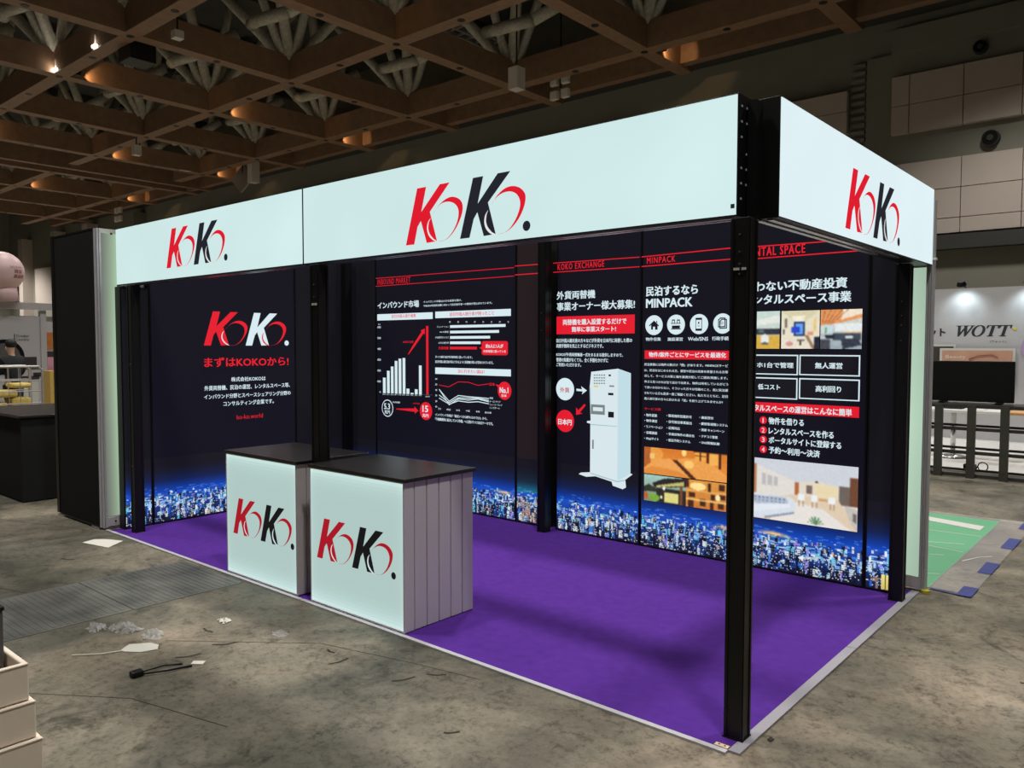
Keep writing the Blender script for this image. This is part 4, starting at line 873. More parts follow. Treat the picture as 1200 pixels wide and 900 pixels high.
# ================================================================ WALL LIGHTBOX PANELS
BY = 2.66; LX = -5.88
PANELS = {}; GP = {}
def lightwall(key, wall, u0, u1, lab, prt='navy_print', warm=0.0, glows=(), cityup=True, zt=2.68):
    if wall == 'b':
        t = thing('wall_lightbox', ((u0+u1)/2, BY, 0), lab, 'lightbox panel'); plane = on_back(BY)
        obj('frame', B(u0, u1, BY+.002, BY+.15, .01, 2.68), 'black_frame', t)
        pr = B(u0+.012, u1-.012, BY-.0005, BY+.003, .62, 2.66)
    else:
        t = thing('wall_lightbox', (LX, (u0+u1)/2, 0), lab, 'lightbox panel'); plane = on_left(LX)
        obj('frame', B(LX-.1, LX-.002, u0, u1, .01, zt), 'black_frame', t)
        pr = B(LX-.003, LX+.0005, u0+.012, u1-.012, .62, zt-.02)
    gp = obj('graphic_print', pr, prt, t)
    if cityup: raster('city_print', soften(city(u1-u0-.024, .60, warm=warm, glow_at=glows, bright=1.0 if key in ('koko', 'left0', 'exchange', 'inbound2') else .3), .22), u0+.012, u1-.012, .02, .62, plane, t)
    else: obj('lower_print', B(u0+.012, u1-.012, BY-.0005, BY+.003, .02, .62), prt, t)
    PANELS[key] = (t, plane); GP[key] = gp; return t
lightwall('left0', 'l', .12, .375, 'narrow dark wall panel with a sliver of night city behind the front left post', 'unlit_print', zt=2.185)
lightwall('koko', 'l', .38, 1.92, 'lit wall panel on the left with large logo and red tagline over a night city')
lightwall('left2', 'l', 1.925, 2.65, 'dark plain wall panel between the logo panel and the far left corner', 'unlit_print')
lightwall('corner', 'b', -5.87, -5.445, 'dark unlit narrow wall panel left of the chart panel', 'unlit_print')
lightwall('inbound', 'b', -5.44, -3.43, 'wide lit wall panel with bar charts and red arrows about the inbound market', glows=((.93, .9),))
lightwall('inbound2', 'b', -3.425, -3.05, 'narrow wall panel right of the charts with a warm coloured night city', 'unlit_warm', warm=.7)
lightwall('exchange', 'b', -2.955, -2.085, 'lit wall panel with the white money exchange machine picture')
lightwall('minpack', 'b', -2.08, -1.215, 'lit wall panel with four round white icons and orange room pictures', glows=((.9, .8),))
lightwall('rental', 'b', -1.21, -.31, 'lit wall panel with three small room pictures above and a large living room picture', glows=((.3, 1.),))
lightwall('right2', 'b', -.305, -.12, 'narrow dark wall panel beside the rear right post, yellow patch at its foot', 'unlit_print')
t, pl_ = PANELS['right2']; Pq = Pic(.07, .09, .0075, (235, 220, 140), (210, 190, 100))
for k in (.3, .7): Pq.rect((120, 100, 50), k, 0, k+.1, 1)
raster('yellow_window_print', Pq.im, -.195, -.128, .03, .13, pl_, t, .003)

acc = {}
for panel, nm, txt, col, x0, x1, z0, z1, b in TEXTS:
    t, plane = PANELS[panel]; mb = MB()
    if txt == '1': x0, x1 = x0+.007, x1-.007
    add_text(mb, txt, x0, x1, z0, z1, plane, .006, b, sp=1.22 if nm == 'header_text' else 1.0); obj(nm, mb, col, GP[panel])
for panel, nm, col, pts, lay in SHAPES:
    t, plane = PANELS[panel]; mb = MB(); lift = .002+lay*.0008
    if pts[0] == 'c':
        _, u, z, r_ = pts; poly_fill(mb, [(u+r_*math.cos(a), z+r_*math.sin(a)) for a in [2*PI*i/30 for i in range(30)]], plane, lift)
    elif pts[0] == 'l':
        _, L_, wd = pts
        for (ax, az), (bx, bz) in zip(L_, L_[1:]):
            d = Vector((bx-ax, bz-az)).normalized()*wd/2; n = Vector((-d.y, d.x))
            mb.add([plane(p[0], p[1], lift) for p in ((ax+n.x-d.x, az+n.y-d.y), (bx+n.x+d.x, bz+n.y+d.y), (bx-n.x+d.x, bz-n.y+d.y), (ax-n.x-d.x, az-n.y-d.y))], [(0, 1, 2, 3)])
    else: poly_fill(mb, pts, plane, lift)
    obj(nm, mb, col, GP[panel])
t, plane = PANELS['koko']
logo(GP['koko'], plane, .898, 1.663, .945, .331, 'red', 'white', 'white', 'red')

# pictures on the prints
cs = .006
def photo(panel, x0, x1, z0, z1, p):
    t, plane = PANELS[panel]; raster('room_picture', p.im, x0, x1, z0, z1, plane, t, .004)
p = Pic(.73, .218, cs, (214, 120, 40), (236, 150, 62))
p.ell((250, 190, 90), .12, .25, .12, .3, .5).rect((180, 96, 40), 0, 0, .08, 1).rect((240, 200, 120), .075, .22, .13, .42)
p.poly((238, 164, 84), [(0, 1), (0, .8), (.08, .58), (.2, .42), (.33, .36), (.42, .55), (.60, 1)]).poly((224, 140, 60), [(0, .86), (.1, .7), (.45, .8), (.58, 1), (0, 1)])
p.poly((236, 160, 78), [(.41, .36), (.52, .28), (.62, .27), (.84, .42), (1, .78), (1, 1), (.66, 1)]).poly((80, 40, 20), [(.36, .4), (.41, .38), (.65, 1), (.58, 1)]).ell((250, 200, 110), .56, .5, .06, .15)
p.rect((70, 34, 20), .61, 0, 1, .04).rect((242, 170, 70), .63, .02, .76, .34).rect((244, 178, 84), .80, .02, .9, .45).rect((60, 30, 20), .77, 0, .79, .4).rect((60, 30, 20), .91, 0, .93, .55).rect((90, 44, 22), .63, .15, .76, .17).rect((90, 44, 22), .69, 0, .70, .34).ell((252, 215, 130), .5, .1, .03, .12)
p.speck(6); photo('minpack', -2.042, -1.316, .621, .839, p)
p = Pic(.38, .215, cs, (160, 200, 195), (120, 140, 100))
p.poly((50, 52, 40), [(0, .45), (.12, .35), (.3, .5), (.3, .62), (0, .65)]).poly((40, 36, 32), [(.2, .3), (.5, .08), (1, 0), (1, .3), (.7, .38), (.25, .45)]).poly((196, 186, 110), [(.3, .38), (.95, .12), (.95, .28), (.3, .44)])
p.rect((44, 40, 36), .3, .45, 1, 1).rect((222, 214, 130), .5, .6, .82, .96).rect((190, 100, 50), 0, .68, .1, .95).ell((120, 170, 60), .25, .85, .13, .14).ell((250, 250, 240), .48, .46, .03, .07).ell((255, 240, 210), .42, .8, .03, .06).rect((120, 70, 40), .86, .3, .92, 1)
p.speck(8); photo('minpack', -2.04, -1.658, .397, .613, p)
p = Pic(.34, .215, cs, (222, 150, 66), (206, 124, 50))
for a in ((0, .0, .07, .3), (.55, .05, .62, .36), (.82, .05, .97, .3), (.08, .46, .24, .62), (.36, .66, .5, .92), (.62, .45, .74, .65), (.05, .75, .2, 1), (.6, .75, .7, 1), (.8, .75, .95, .95), (.84, .44, .98, .6)): p.rect((70, 38, 22), *a)
p.rect((240, 200, 120), 0, .38, 1, .41).rect((240, 200, 120), 0, .7, 1, .73).ell((255, 226, 150), .3, .22, .2, .14).ell((250, 232, 180), .8, .55, .06, .12).speck(8)
photo('minpack', -1.658, -1.318, .397, .613, p)
p = Pic(.26, .27, cs, (196, 216, 208), (206, 214, 206))
p.poly((225, 230, 222), [(0, .3), (1, .1), (1, .3), (0, .42)]).rect((120, 130, 130), 0, .45, .2, .62).rect((46, 52, 60), .3, .46, 1, .62).rect((90, 104, 110), .4, .5, .55, .58).rect((214, 172, 70), 0, .64, 1, 1).ell((140, 90, 30), .12, .7, .12, .05).ell((228, 232, 228), .58, .72, .12, .11).rect((228, 232, 228), .46, .72, .70, .85).ell((90, 90, 90), .58, .86, .12, .03).speck(7)
photo('rental', -1.187, -.924, 1.645, 1.918, p)
p = Pic(.27, .27, cs, (226, 222, 196), (232, 222, 204))
p.poly((214, 206, 170), [(0, 0), (1, 0), (.62, .3), (.38, .3)]).poly((242, 236, 212), [(.25, .15), (.62, .12), (.6, .28), (.36, .3)]).rect((30, 48, 92), .34, .3, .62, .66).rect((100, 160, 235), .38, .33, .57, .62).rect((40, 70, 200), .26, .42, .48, .58).poly((150, 120, 90), [(.6, .62), (.72, .66), (.9, 1), (.82, 1)]).rect((226, 150, 120), .7, .55, .84, .64).ell((210, 150, 140), .22, .87, .1, .06).rect((110, 100, 100), .42, .76, .62, .8).rect((60, 50, 50), .5, .8, .53, .92).rect((32, 34, 52), .86, .7, 1, 1).rect((120, 110, 100), .1, .2, .16, .45).rect((90, 80, 80), .04, .5, .08, .62).rect((240, 200, 130), .85, .2, .92, .55).speck(7)
photo('rental', -.911, -.639, 1.646, 1.916, p)
p = Pic(.28, .27, cs, (232, 226, 214), (150, 166, 176))
p.poly((226, 150, 92), [(0, 0), (1, 0), (1, .22), (.35, .36), (0, .4)]).poly((240, 226, 205), [(.55, 0), (1, 0), (1, .12), (.5, .26)])
for k in range(5): p.poly((150, 84, 46), [(.1+k*.14, 0), (.12+k*.14, 0), (.05+k*.06, .36), (.03+k*.06, .36)])
p.rect((196, 220, 226), .02, .4, .3, .6).rect((228, 234, 234), .34, .36, 1, .56).rect((220, 190, 150), .55, .56, 1, .62).rect((60, 70, 84), .3, .6, .98, .78).rect((34, 38, 50), .1, .64, .34, .74).poly((50, 56, 70), [(.5, .75), (.9, .72), (1, .9), (.55, 1)]).rect((196, 200, 205), 0, .68, .12, .74).rect((70, 72, 80), 0, .76, .25, 1).rect((120, 150, 90), .1, .45, .16, .6).ell((220, 225, 228), .7, .7, .1, .04).speck(9)
photo('rental', -.632, -.355, 1.645, 1.917, p)
p = Pic(.78, .447, cs, (222, 222, 224), (226, 216, 204))
p.poly((206, 210, 218), [(0, 0), (1, 0), (1, .28), (.82, .34), (.45, .34), (.1, .12), (0, .1)]).poly((226, 214, 198), [(.45, .34), (.65, .28), (.82, .34), (.82, .56), (.45, .54)]).rect((176, 122, 84), 0, .1, .07, .58).poly((224, 220, 212), [(.07, .12), (.44, .32), (.44, .52), (.07, .58)])
p.rect((178, 104, 60), .44, .34, .475, .54).rect((232, 216, 176), .62, .34, .83, .54).rect((120, 104, 96), .55, .36, .6, .5).rect((110, 100, 92), .84, .33, .93, .62).rect((112, 72, 50), .93, .18, 1, .62).poly((222, 202, 176), [(.43, .54), (.83, .54), (1, .95), (1, 1), (.5, 1), (.0, 1), (.0, .7)]).poly((230, 225, 218), [(.45, .66), (.7, .72), (.95, 1), (.2, 1)])
for k in range(3): p.poly((150, 150, 160), [(.12+k*.06, .24+k*.02), (.16+k*.06, .25+k*.02), (.16+k*.06, .44), (.12+k*.06, .43)], .5)
p.poly((214, 222, 232), [(0, .60), (.05, .6), (.4, .6), (.44, .64), (.44, .86), (.16, .98), (0, .98)]).poly((176, 186, 204), [(.02, .62), (.36, .61), (.38, .7), (.06, .76)]).poly((226, 232, 240), [(0, .80), (.4, .70), (.4, .76), (.0, .92)]).poly((140, 146, 162), [(.15, .96), (.44, .82), (.44, .85), (.16, .99)])
for r_ in range(2):
    for k in range(8): p.ell((84, 94, 120), .06+k*.04, .645+r_*.05, .008, .012)
for cx in (.5, .62, .78): p.rect((236, 238, 240), cx-.03, .52, cx+.03, .62); p.rect((150, 120, 90), cx-.02, .62, cx-.012, .72); p.rect((150, 120, 90), cx+.015, .62, cx+.023, .72)
p.rect((206, 160, 110), .66, .56, .74, .6).poly((196, 190, 184), [(.88, .62), (1, .66), (1, 1), (.95, .9)]).poly((110, 104, 100), [(.96, .72), (.99, .73), (.99, .88), (.96, .84)])
for k in range(7):
    a = PI*k/6; p.poly((88, 130, 92), [(.63, .98), (.63+.07*math.cos(a)-.006, .95-.1*math.sin(a)), (.63+.07*math.cos(a)+.01, .95-.1*math.sin(a)), (.645, .98)])
p.ell((40, 40, 40), .64, .30, .015, .012).speck(4)
photo('rental', -1.133, -.357, .391, .838, p)

# ================================================================ COUNTERS
def counter(x0, x1, y0, y1, lab, lx, lw):
    t = thing('reception_counter', ((x0+x1)/2, (y0+y1)/2, 0), lab, 'counter', None)
    h = .883; yb = y0+.075
    obj('light_box_frame', B(x0, x1, y0+.004, yb, .012, h), 'slat_white', t, bevel=.002)
    # edge lit acrylic face, brighter toward the LED edges
    n = 40; im = np.zeros((n, n, 3)); 
    for r_ in range(n):
        for q in range(n):
            d = min(r_+.5, n-r_-.5, 1e9)/n; e = min(q+.5, n-q-.5)/n
            k = math.exp(-d/.05)*.8+math.exp(-e/.03)*.25
            low = math.exp(-((r_/n-.93)/.05)**2)*.35
            im[r_, q] = np.array([174, 199, 194])+np.array([40, 42, 42])*min(1, k)+np.array([10, 14, 22])*low
    lf = raster('light_face', im, x0+.008, x1-.008, .022, h-.008, on_back(y0), t, .0)
    bt = MB()
    for a in ((x0, x0+.008, .012, h), (x1-.008, x1, .012, h)): bt.box(a[0], a[1], y0-.003, y0+.004, a[2], a[3])
    bt.box(x0+.008, x1-.008, y0-.003, y0+.004, .012, .022); bt.box(x0+.008, x1-.008, y0-.003, y0+.004, h-.006, h)
    obj('face_trim', bt, 'slat_white', t)
    n = 5; st = (y1-yb)/n
    for k in range(n):
        a = yb+k*st; w2 = st
        obj('side_slat', B(x1-.03, x1, a+.006, a+w2-.002, .012, h), 'slat_white', t, bevel=.003)
        obj('side_slat', B(x0, x0+.03, a+.006, a+w2-.002, .012, h), 'slat_white', t, bevel=.003)
    obj('core', B(x0+.01, x1-.012, yb, y1-.002, .012, h), 'dull_aluminium', t)
    obj('counter_top', B(x0-.012, x1+.015, y0-.012, y1+.02, h, h+.022), 'black_top', t, bevel=.003)
    logo(lf, on_back(y0), lx, .31, lw, .262, 'counter_red', 'counter_black', 'machine')
counter(-2.94, -2.035, .035, .605, 'white lit counter in front, right of the pair, with ribbed side and black top', -2.869, .762)
counter(-3.97, -3.09, .035, .605, 'white lit counter on the left of the pair, black top', -3.881, .76)

# ================================================================ LITTER ON THE FLOOR
def crumple(name, cx, cy, r_, h, m, lab, cat, seed, sx=1.6, rot=0):
    rr = random.Random(seed); mb = MB(); n = 12; vs = []; 
    for i in range(n+1):
        for j in range(n+1):
            a, b = (i/n-.5)*2, (j/n-.5)*2; d = max(0, 1-(a*a+b*b)*.8)
            x, y = (a*r_*sx+rr.uniform(-1, 1)*r_*.12), (b*r_+rr.uniform(-1, 1)*r_*.12)
            vs.append((cx+x*math.cos(rot)-y*math.sin(rot), cy+x*math.sin(rot)+y*math.cos(rot), .004+h*d*rr.random()**1.3))
    fs = [(i*(n+1)+j, i*(n+1)+j+1, (i+1)*(n+1)+j+1, (i+1)*(n+1)+j) for i in range(n) for j in range(n) if ((i-n/2)**2+(j-n/2)**2) < (n*.52+rr.uniform(-1.5, 1.5))**2]
    mb.add(vs, fs); return tag(obj(name, mb, m), lab, cat)
crumple('plastic_film', -3.48, -1.08, .054, .05, 'litter_film', 'left lump of crumpled clear plastic film on the concrete by the pit cover', 'plastic wrap', 1, 1.1)
crumple('plastic_film', -3.34, -.985, .062, .08, 'litter_film', 'middle lump of crumpled clear plastic film on the concrete, tallest of the three', 'plastic wrap', 2, 1.6, .4)
crumple('plastic_film', -3.12, -.92, .058, .05, 'litter_film', 'right lump of crumpled clear plastic film on the concrete', 'plastic wrap', 3, 1.3, -.6)
crumple('paper_scrap', -3.04, -.52, .035, .02, 'paper', 'small crumpled white paper scrap in front of the left counter', 'scrap', 4, 1.3)
crumple('paper_scrap', -2.6, -.42, .04, .006, 'clear_film', 'faint flat scrap of film on the floor before the gap between the counters', 'scrap', 5, 1.6)
def sheet(name, pts, m, lab, cat, z=.002, th=.002):
    n = len(pts); mb = MB(); mb.add([(x, y, z) for x, y in pts]+[(x, y, z+th) for x, y in pts], [tuple(range(n))[::-1], tuple(range(n, 2*n))]+[(i, (i+1) % n, n+(i+1) % n, n+i) for i in range(n)])
    return tag(obj(name, mb, m), lab, cat)
sheet('paper_sheet', [(-5.70, -.31), (-5.36, -.24), (-5.5, -.06), (-5.62, -.11), (-5.68, -.14), (-5.74, -.2)], 'paper', 'white paper sheet lying on the floor by the black panel', 'paper')
sheet('torn_card', [(-3.03, -1.14), (-2.93, -1.07), (-2.90, -.99), (-2.96, -.955), (-3.02, -.97), (-3.09, -1.06)], 'paper', 'torn white card scrap on the concrete below the plastic film', 'scrap')
tag(obj('string', MB().path([(-3.16, -1.33, .004), (-3.06, -1.22, .004), (-3.02, -1.12, .004)], .004), 'paper'), 'short white string lying beside the torn card', 'string')
t = thing('cable_tie', (-2.61, -1.2, 0), 'black cable tie with a thick head lying on the concrete', 'cable tie')
obj('head', B(-2.66, -2.61, -1.25, -1.19, .001, .03), 'black_frame', t, bevel=.008)
obj('strap', MB().path([(-2.62, -1.21, .012), (-2.56, -1.1, .012), (-2.54, -.98, .006)], .005), 'black_frame', t); obj('strap', MB().path([(-2.64, -1.18, .012), (-2.64, -1.08, .01), (-2.60, -1.0, .006)], .004), 'black_frame', t)
sheet('white_chip', [(-2.57, -.97), (-2.52, -.93), (-2.55, -.90), (-2.6, -.94)], 'paper', 'tiny white chip at the tip of the black cable tie', 'scrap')
SL = ['between the torn card and the cable tie', 'just below the ribbed pit cover', 'right of the plastic film lumps', 'in front of the gap between the counters', 'in front of the right counter', 'by the paper sheet at left', 'at the bottom centre of the view', 'on the bare floor right of the carpet', 'in front of the right counter, longer one', 'by the carpet edge near the front counter', 'midway along the front edge of the carpet', 'on the ribbed pit cover']
for k, (x, y, a, L_) in enumerate([(-2.72, -.98, .9, .13), (-3.02, -.66, -.2, .10), (-2.74, -.76, .8, .14), (-2.2, -.38, -.3, .07), (-1.55, -.25, .4, .10), (-5.3, -.62, .3, .12), (-1.2, -1.35, .3, .08), (.75, 1.6, .2, .05), (-2.03, -.50, 1.2, .12), (-1.62, -.42, .9, .12), (-1.05, -.62, .6, .07)]):
    tag(obj('debris_sliver', unit_strip([(x, y), (x+L_*.5*math.cos(a), y+L_*.5*math.sin(a)), (x+L_*math.cos(a+.25), y+L_*math.sin(a+.25))], .012, .0016), 'crack'), 'thin dark sliver of dirt on the concrete, '+SL[k], 'debris', 'dark slivers on the floor')
sheet('dark_chip', [(.03, .23), (.05, .22), (.055, .25), (.035, .26)], 'crack', 'tiny dark chip near the front right corner of the carpet', 'debris')
tag(obj('yellow_marker', MB().tube((.03, 2.86, 0), (.03, 2.86, .02), .028, n=12), 'tape_yellow'), 'small yellow disc on the floor at the rear right corner', 'marker')

# ================================================================ GREEN MAT AT RIGHT
t = thing('green_mat', (-2, 4.3, 0), 'pale green floor covering of the neighbouring stand behind the booth', 'mat')
obj('mat_sheet', B(-6, .02, 3.0, 5.7, .001, .005), 'mat_green', t)
mb = unit_strip([(-6, 5.76), (.26, 5.76)], .12, .004); q_ = unit_strip([(.15, 3.0), (.15, 5.82)], .27, .006); mb.add(q_.v, q_.f); obj('clear_film_border', mb, 'clear_film', t)
mb = MB()
for k, (a, b) in enumerate([((-1.2, 3.9), (-.05, 4.5)), ((-1.0, 4.3), (0, 4.2)), ((-.9, 3.5), (-.1, 4.0)), ((-1.4, 4.7), (0, 4.9)), ((-.3, 3.1), (.0, 3.4)), ((.05, 3.9), (.2, 4.2))]):
    q_ = unit_strip([a, ((a[0]+b[0])/2, (a[1]+b[1])/2+.06), b], .012, .0065); mb.add(q_.v, q_.f)
obj('film_wrinkle', mb, 'tape_white', t)
sheet('white_tape', [(-.62, 5.5), (-.05, 5.35), (-.05, 5.15), (-.62, 5.33)], 'tape_white', 'white tape piece stuck on the far edge of the green mat', 'tape', .006, .002)
for k, (y0, y1, wh) in enumerate([(2.93, 3.18, 'nearest the booth corner'), (3.62, 3.98, 'second from the booth corner'), (4.55, 4.98, 'third from the booth corner'), (5.45, 5.95, 'farthest from the booth')]):
    sheet('blue_tape', [(.20, y0), (.29, y0), (.29, y1), (.20, y1)], 'tape_blue', 'blue tape piece holding the film border of the green mat, '+wh, 'tape', .007, .002)
tag(obj('blue_tape', unit_strip([(.03, 2.98), (.2, 2.95)], .025, .008), 'tape_blue'), 'thin strip of blue tape running from the booth corner to the nearest blue piece', 'tape')

# ================================================================ STAND AT RIGHT: white wall, tables, lattice shelf, screen
t = thing('white_stand_wall', (-1.5, 13.1, 0), 'white exhibition wall with the name in black italic letters, lit from above', 'stand wall')
obj('wall_board', B(-9, 4, 13.1, 13.2, 0, 2.7), 'white_booth', t)
pb = on_back(13.1)
def ttext(nm, txt, x0, x1, z0, z1, m, parent, plane, b=.01, shear=0):
    mb = MB(); add_text(mb, txt, x0, x1, z0, z1, plane, .004, b, shear); obj(nm, mb, m, parent)
def serif(parent, x0, z0, s_, plane, m):
    # slanted serif capitals W O T T
    sl = .28
    def q(pts, dx): return [(x0+(dx+a+b*sl)*s_, z0+b*s_) for a, b in pts]
    def put(pts, dx):
        mb = MB(); poly_fill(mb, q(pts, dx), plane, .004); poly_fill(mb, q(pts, dx+.07), plane, .0042); obj('letter', mb, m, parent)
    put([(0.0, 1), (.42, 1), (.42, .95), (.30, .93), (.45, .28), (.68, .8), (.66, .93), (.55, .95), (.55, 1), (.95, 1), (.95, .95), (.84, .93), (.98, .28), (1.24, .92), (1.12, .95), (1.12, 1), (1.42, 1), (1.42, .95), (1.34, .93), (.94, 0), (.88, 0), (.72, .66), (.42, 0), (.36, 0), (.14, .93), (0, .95)], 0)
    out = [(.5+.5*math.cos(a), .5+.52*math.sin(a)) for a in [2*PI*i/32 for i in range(33)]]; inn = [(.5+.33*math.cos(a), .5+.46*math.sin(a)) for a in [-2*PI*i/32 for i in range(33)]]
    put(out+inn, 1.38)
    for dx in (2.42, 3.38): put([(.05, 1), (.98, 1), (.98, .70), (.94, .70), (.88, .92), (.62, .93), (.62, .07), (.76, .05), (.76, 0), (.28, 0), (.28, .05), (.42, .07), (.42, .93), (.16, .92), (.09, .70), (.05, .70)], dx)
serif(t, -1.93, 1.84, .195, pb, 'ink')
ttext('name_text', 'ット', -2.33, -2.05, 1.84, 1.99, 'ink', t, pb, .05)
ttext('small_text', '(ウォット)', -1.35, -1.1, 1.72, 1.77, 'ink', t, pb, .005)
obj('yellow_star', MB().tube((-.98, 13.09, 1.97), (-.98, 13.1, 1.97), .03, n=5), 'tape_yellow', t)
for x, lb in ((-1.75, 'wall washer lamp above the white stand wall, over the W'), (-.75, 'wall washer lamp above the white stand wall at the right edge of the view')):
    s_ = thing('arm_spotlight', (x, 12.6, 2.72), lb, 'spotlight')
    obj('arm', MB().tube((x, 13.1, 2.72), (x, 12.72, 2.78), .015, n=6), 'tv_black', s_); obj('lamp_shade', MB().tube((x, 12.72, 2.80), (x, 12.76, 2.74), .05, .08, n=12), 'tv_black', s_)
    l = bpy.data.lights.new('stand_spot', 'SPOT'); l.energy = 14; l.color = (.78, .95, 1); l.spot_size = math.radians(120); l.spot_blend = 1; l.shadow_soft_size = .05
    o = bpy.data.objects.new('stand_spot', l); C.objects.link(o); o.location = (x, 12.82, 2.66); o.rotation_euler = Vector((0, .7, -1)).to_track_quat('-Z', 'Y').to_euler()
def poster(x0, x1, z0, z1, m, lab, txt=None, dy=0):
    s_ = thing('poster', ((x0+x1)/2, 13.09, z0), lab, 'poster')
    obj('frame', B(x0, x1, 13.07-dy, 13.09-dy, z0, z1), 'white_panel', s_); obj('picture', B(x0+.04, x1-.04, 13.06-dy, 13.07-dy, z0+.04, z1-.04), m, s_)
    if txt: ttext('title_text', txt, x0+.1, x0+.42, z1-.2, z1-.12, 'paper', s_, on_back(13.055-dy), .01)
    return s_
poster(-2.6, -1.87, .95, 1.70, 'dark_print', 'dark framed poster partly hidden behind the white booth strip')
s_ = poster(-2.12, -.95, .9, 1.63, 'beauty_print', 'flesh toned landscape poster above the black screen, white frame', 'Beauty', .05)
mb = MB(); mb.path([(-1.65, 12.99, 1.44), (-1.5, 12.99, 1.5), (-1.3, 12.99, 1.52), (-1.2, 12.99, 1.47)], .012); obj('brush_stroke', mb, 'brown_ink', s_)
s_ = thing('poster', (-.7, 13.09, 1.2), 'round lilac poster behind the screen at the right edge of the view', 'poster'); obj('disc', MB().tube((-.56, 13.08, 1.62), (-.56, 13.1, 1.62), .32, n=30), 'purple_print', s_)
t = thing('display_screen', (-.8, 9.0, .94), 'large black flat screen with its back to us behind the lattice shelf', 'screen')
obj('housing', B(-1.26, -.32, 8.62, 8.68, .95, 1.475), 'tv_black', t, bevel=.01)
for x in (-1.12, -.48): obj('foot', B(x-.03, x+.03, 8.5, 8.8, .93, .95), 'tv_black', t)
t = thing('lattice_shelf', (-.6, 8.35, 0), 'low black lattice shelf frame with smoked uprights at right', 'shelf')
for z in (.03, .32, .62, .905): obj('rail', B(-2.4, 1.4, 8.34, 8.375, z-.02, z+.02), 'lattice_black', t)
for k, x in enumerate([-1.80, -1.44, -1.09, -.72, -.36, .0, .36, .72]): obj('upright', B(x-.05, x+.045, 8.30, 8.34, .0, .92), 'smoked', t)
obj('shelf_top', B(-2.4, 1.4, 8.375, 8.9, .905, .928), 'lattice_black', t)
for z in (.03, .32, .62): obj('back_rail', B(-2.4, 1.4, 8.86, 8.89, z-.015, z+.015), 'lattice_black', t)
def bar_table(x, y, m, lab, w_=1.3):
    s_ = thing('pedestal_table', (x, y, 0), lab, 'table')
    obj('table_top', B(x-w_/2, x+w_/2, y-.35, y+.35, .70, .735), m, s_)
    obj('column', MB().tube((x, y, .02), (x, y, .70), .035, n=12), 'chrome', s_, smooth=True)
    obj('base', MB().tube((x, y, 0), (x, y, .05), .27, .10, n=24), 'chrome', s_, smooth=True); return s_
bar_table(-1.32, 10.3, 'table_white', 'white pedestal table behind the lattice shelf, left one')
bar_table(.05, 10.3, 'table_wood', 'wood topped pedestal table behind the lattice shelf, right one')
tag(obj('desk_box', B(-1.55, -1.2, 10.2, 10.45, .735, .78), 'ink'), 'dark flat box on the white pedestal table', 'box')
tag(obj('desk_papers', B(-1.15, -.9, 10.15, 10.4, .735, .745), 'paper'), 'white papers on the white pedestal table', 'paper')
tag(obj('desk_tray', B(-.35, .0, 10.2, 10.4, .735, .775), 'table_wood'), 'light wooden tray on the wood topped table', 'tray')
t = thing('power_adapter', (-.95, 9.0, 0), 'small black power adapter with looped cord on the floor behind the shelf', 'adapter')
obj('brick', B(-.92, -.78, 8.95, 9.05, 0, .09), 'tv_black', t); obj('cord', MB().path([(-.78, 9, .03)]+[(-.70+.06*math.cos(a), 9, .07+.06*math.sin(a)) for a in np.linspace(PI, -PI, 10)], .008), 'tv_black', t)
tag(obj('stand_floor', B(-9, 4, 8.9, 13.1, .001, .006), 'table_white'), 'white floor covering of the stand at right', 'floor covering')
t = thing('grey_cabinet', (.0, 12.6, 0), 'pale grey cabinet with a black monitor at the right edge of the view', 'cabinet')
obj('body', B(-.35, .5, 12.4, 13.0, 0, 1.05), 'white_booth', t); obj('monitor', B(-.3, .4, 12.35, 12.4, 1.08, 1.35), 'tv_black', t); obj('top', B(-.38, .52, 12.36, 13.04, 1.05, 1.08), 'table_white', t)

# ================================================================ LEFT BACKGROUND
t = thing('black_counter', (-8.6, .5, 0), 'black counter block at the left edge, beside the tall black panel', 'counter')
obj('body', B(-9.6, -7.95, -.04, 1.0, .012, .90), 'black_cloth', t); obj('top', B(-9.62, -7.92, -.07, 1.03, .90, .925), 'black_top', t, bevel=.003); obj('plinth', B(-9.55, -7.99, 0, .96, 0, .012), 'black_frame', t)
WX = -19.93
t = thing('laundry_stand', (WX, 3.5, 0), 'white exhibition stand at the far left with a washing machine picture and header beam', 'stand')
obj('back_panel', B(WX-.1, WX, -2, 4.33, 0, 2.35), 'white_booth', t); obj('side_post', B(WX-.12, WX+.02, 4.2, 4.33, 0, 2.5), 'white_booth', t)
obj('header_beam', B(WX-.05, WX+.1, -2, 6.5, 2.52, 2.68), 'white_booth', t); obj('second_beam', B(WX-.4, WX-.25, -2, 6.5, 2.25, 2.37), 'white_booth', t)
pl3 = lambda u, z, d: (WX+d, u, z)
mb = MB(); poly_fill(mb, [(3.42+.42*math.cos(a), 1.38+.42*math.sin(a)) for a in [2*PI*i/36 for i in range(36)]], pl3, .01); obj('machine_ring', mb, 'tv_black', t)
mb = MB(); poly_fill(mb, [(3.42+.33*math.cos(a), 1.38+.33*math.sin(a)) for a in [2*PI*i/36 for i in range(36)]], pl3, .014); obj('machine_glass', mb, 'grey_plastic', t)
ttext('name_text', 'Dresber', 3.68, 3.95, 1.85, 1.92, 'ink', t, pl3, .0); ttext('name_text', 'Laundry', 3.68, 3.95, 1.75, 1.83, 'ink', t, pl3, .0)
obj('name_bracket', B(WX+.004, WX+.008, 3.63, 3.645, 1.73, 1.93), 'ink', t)
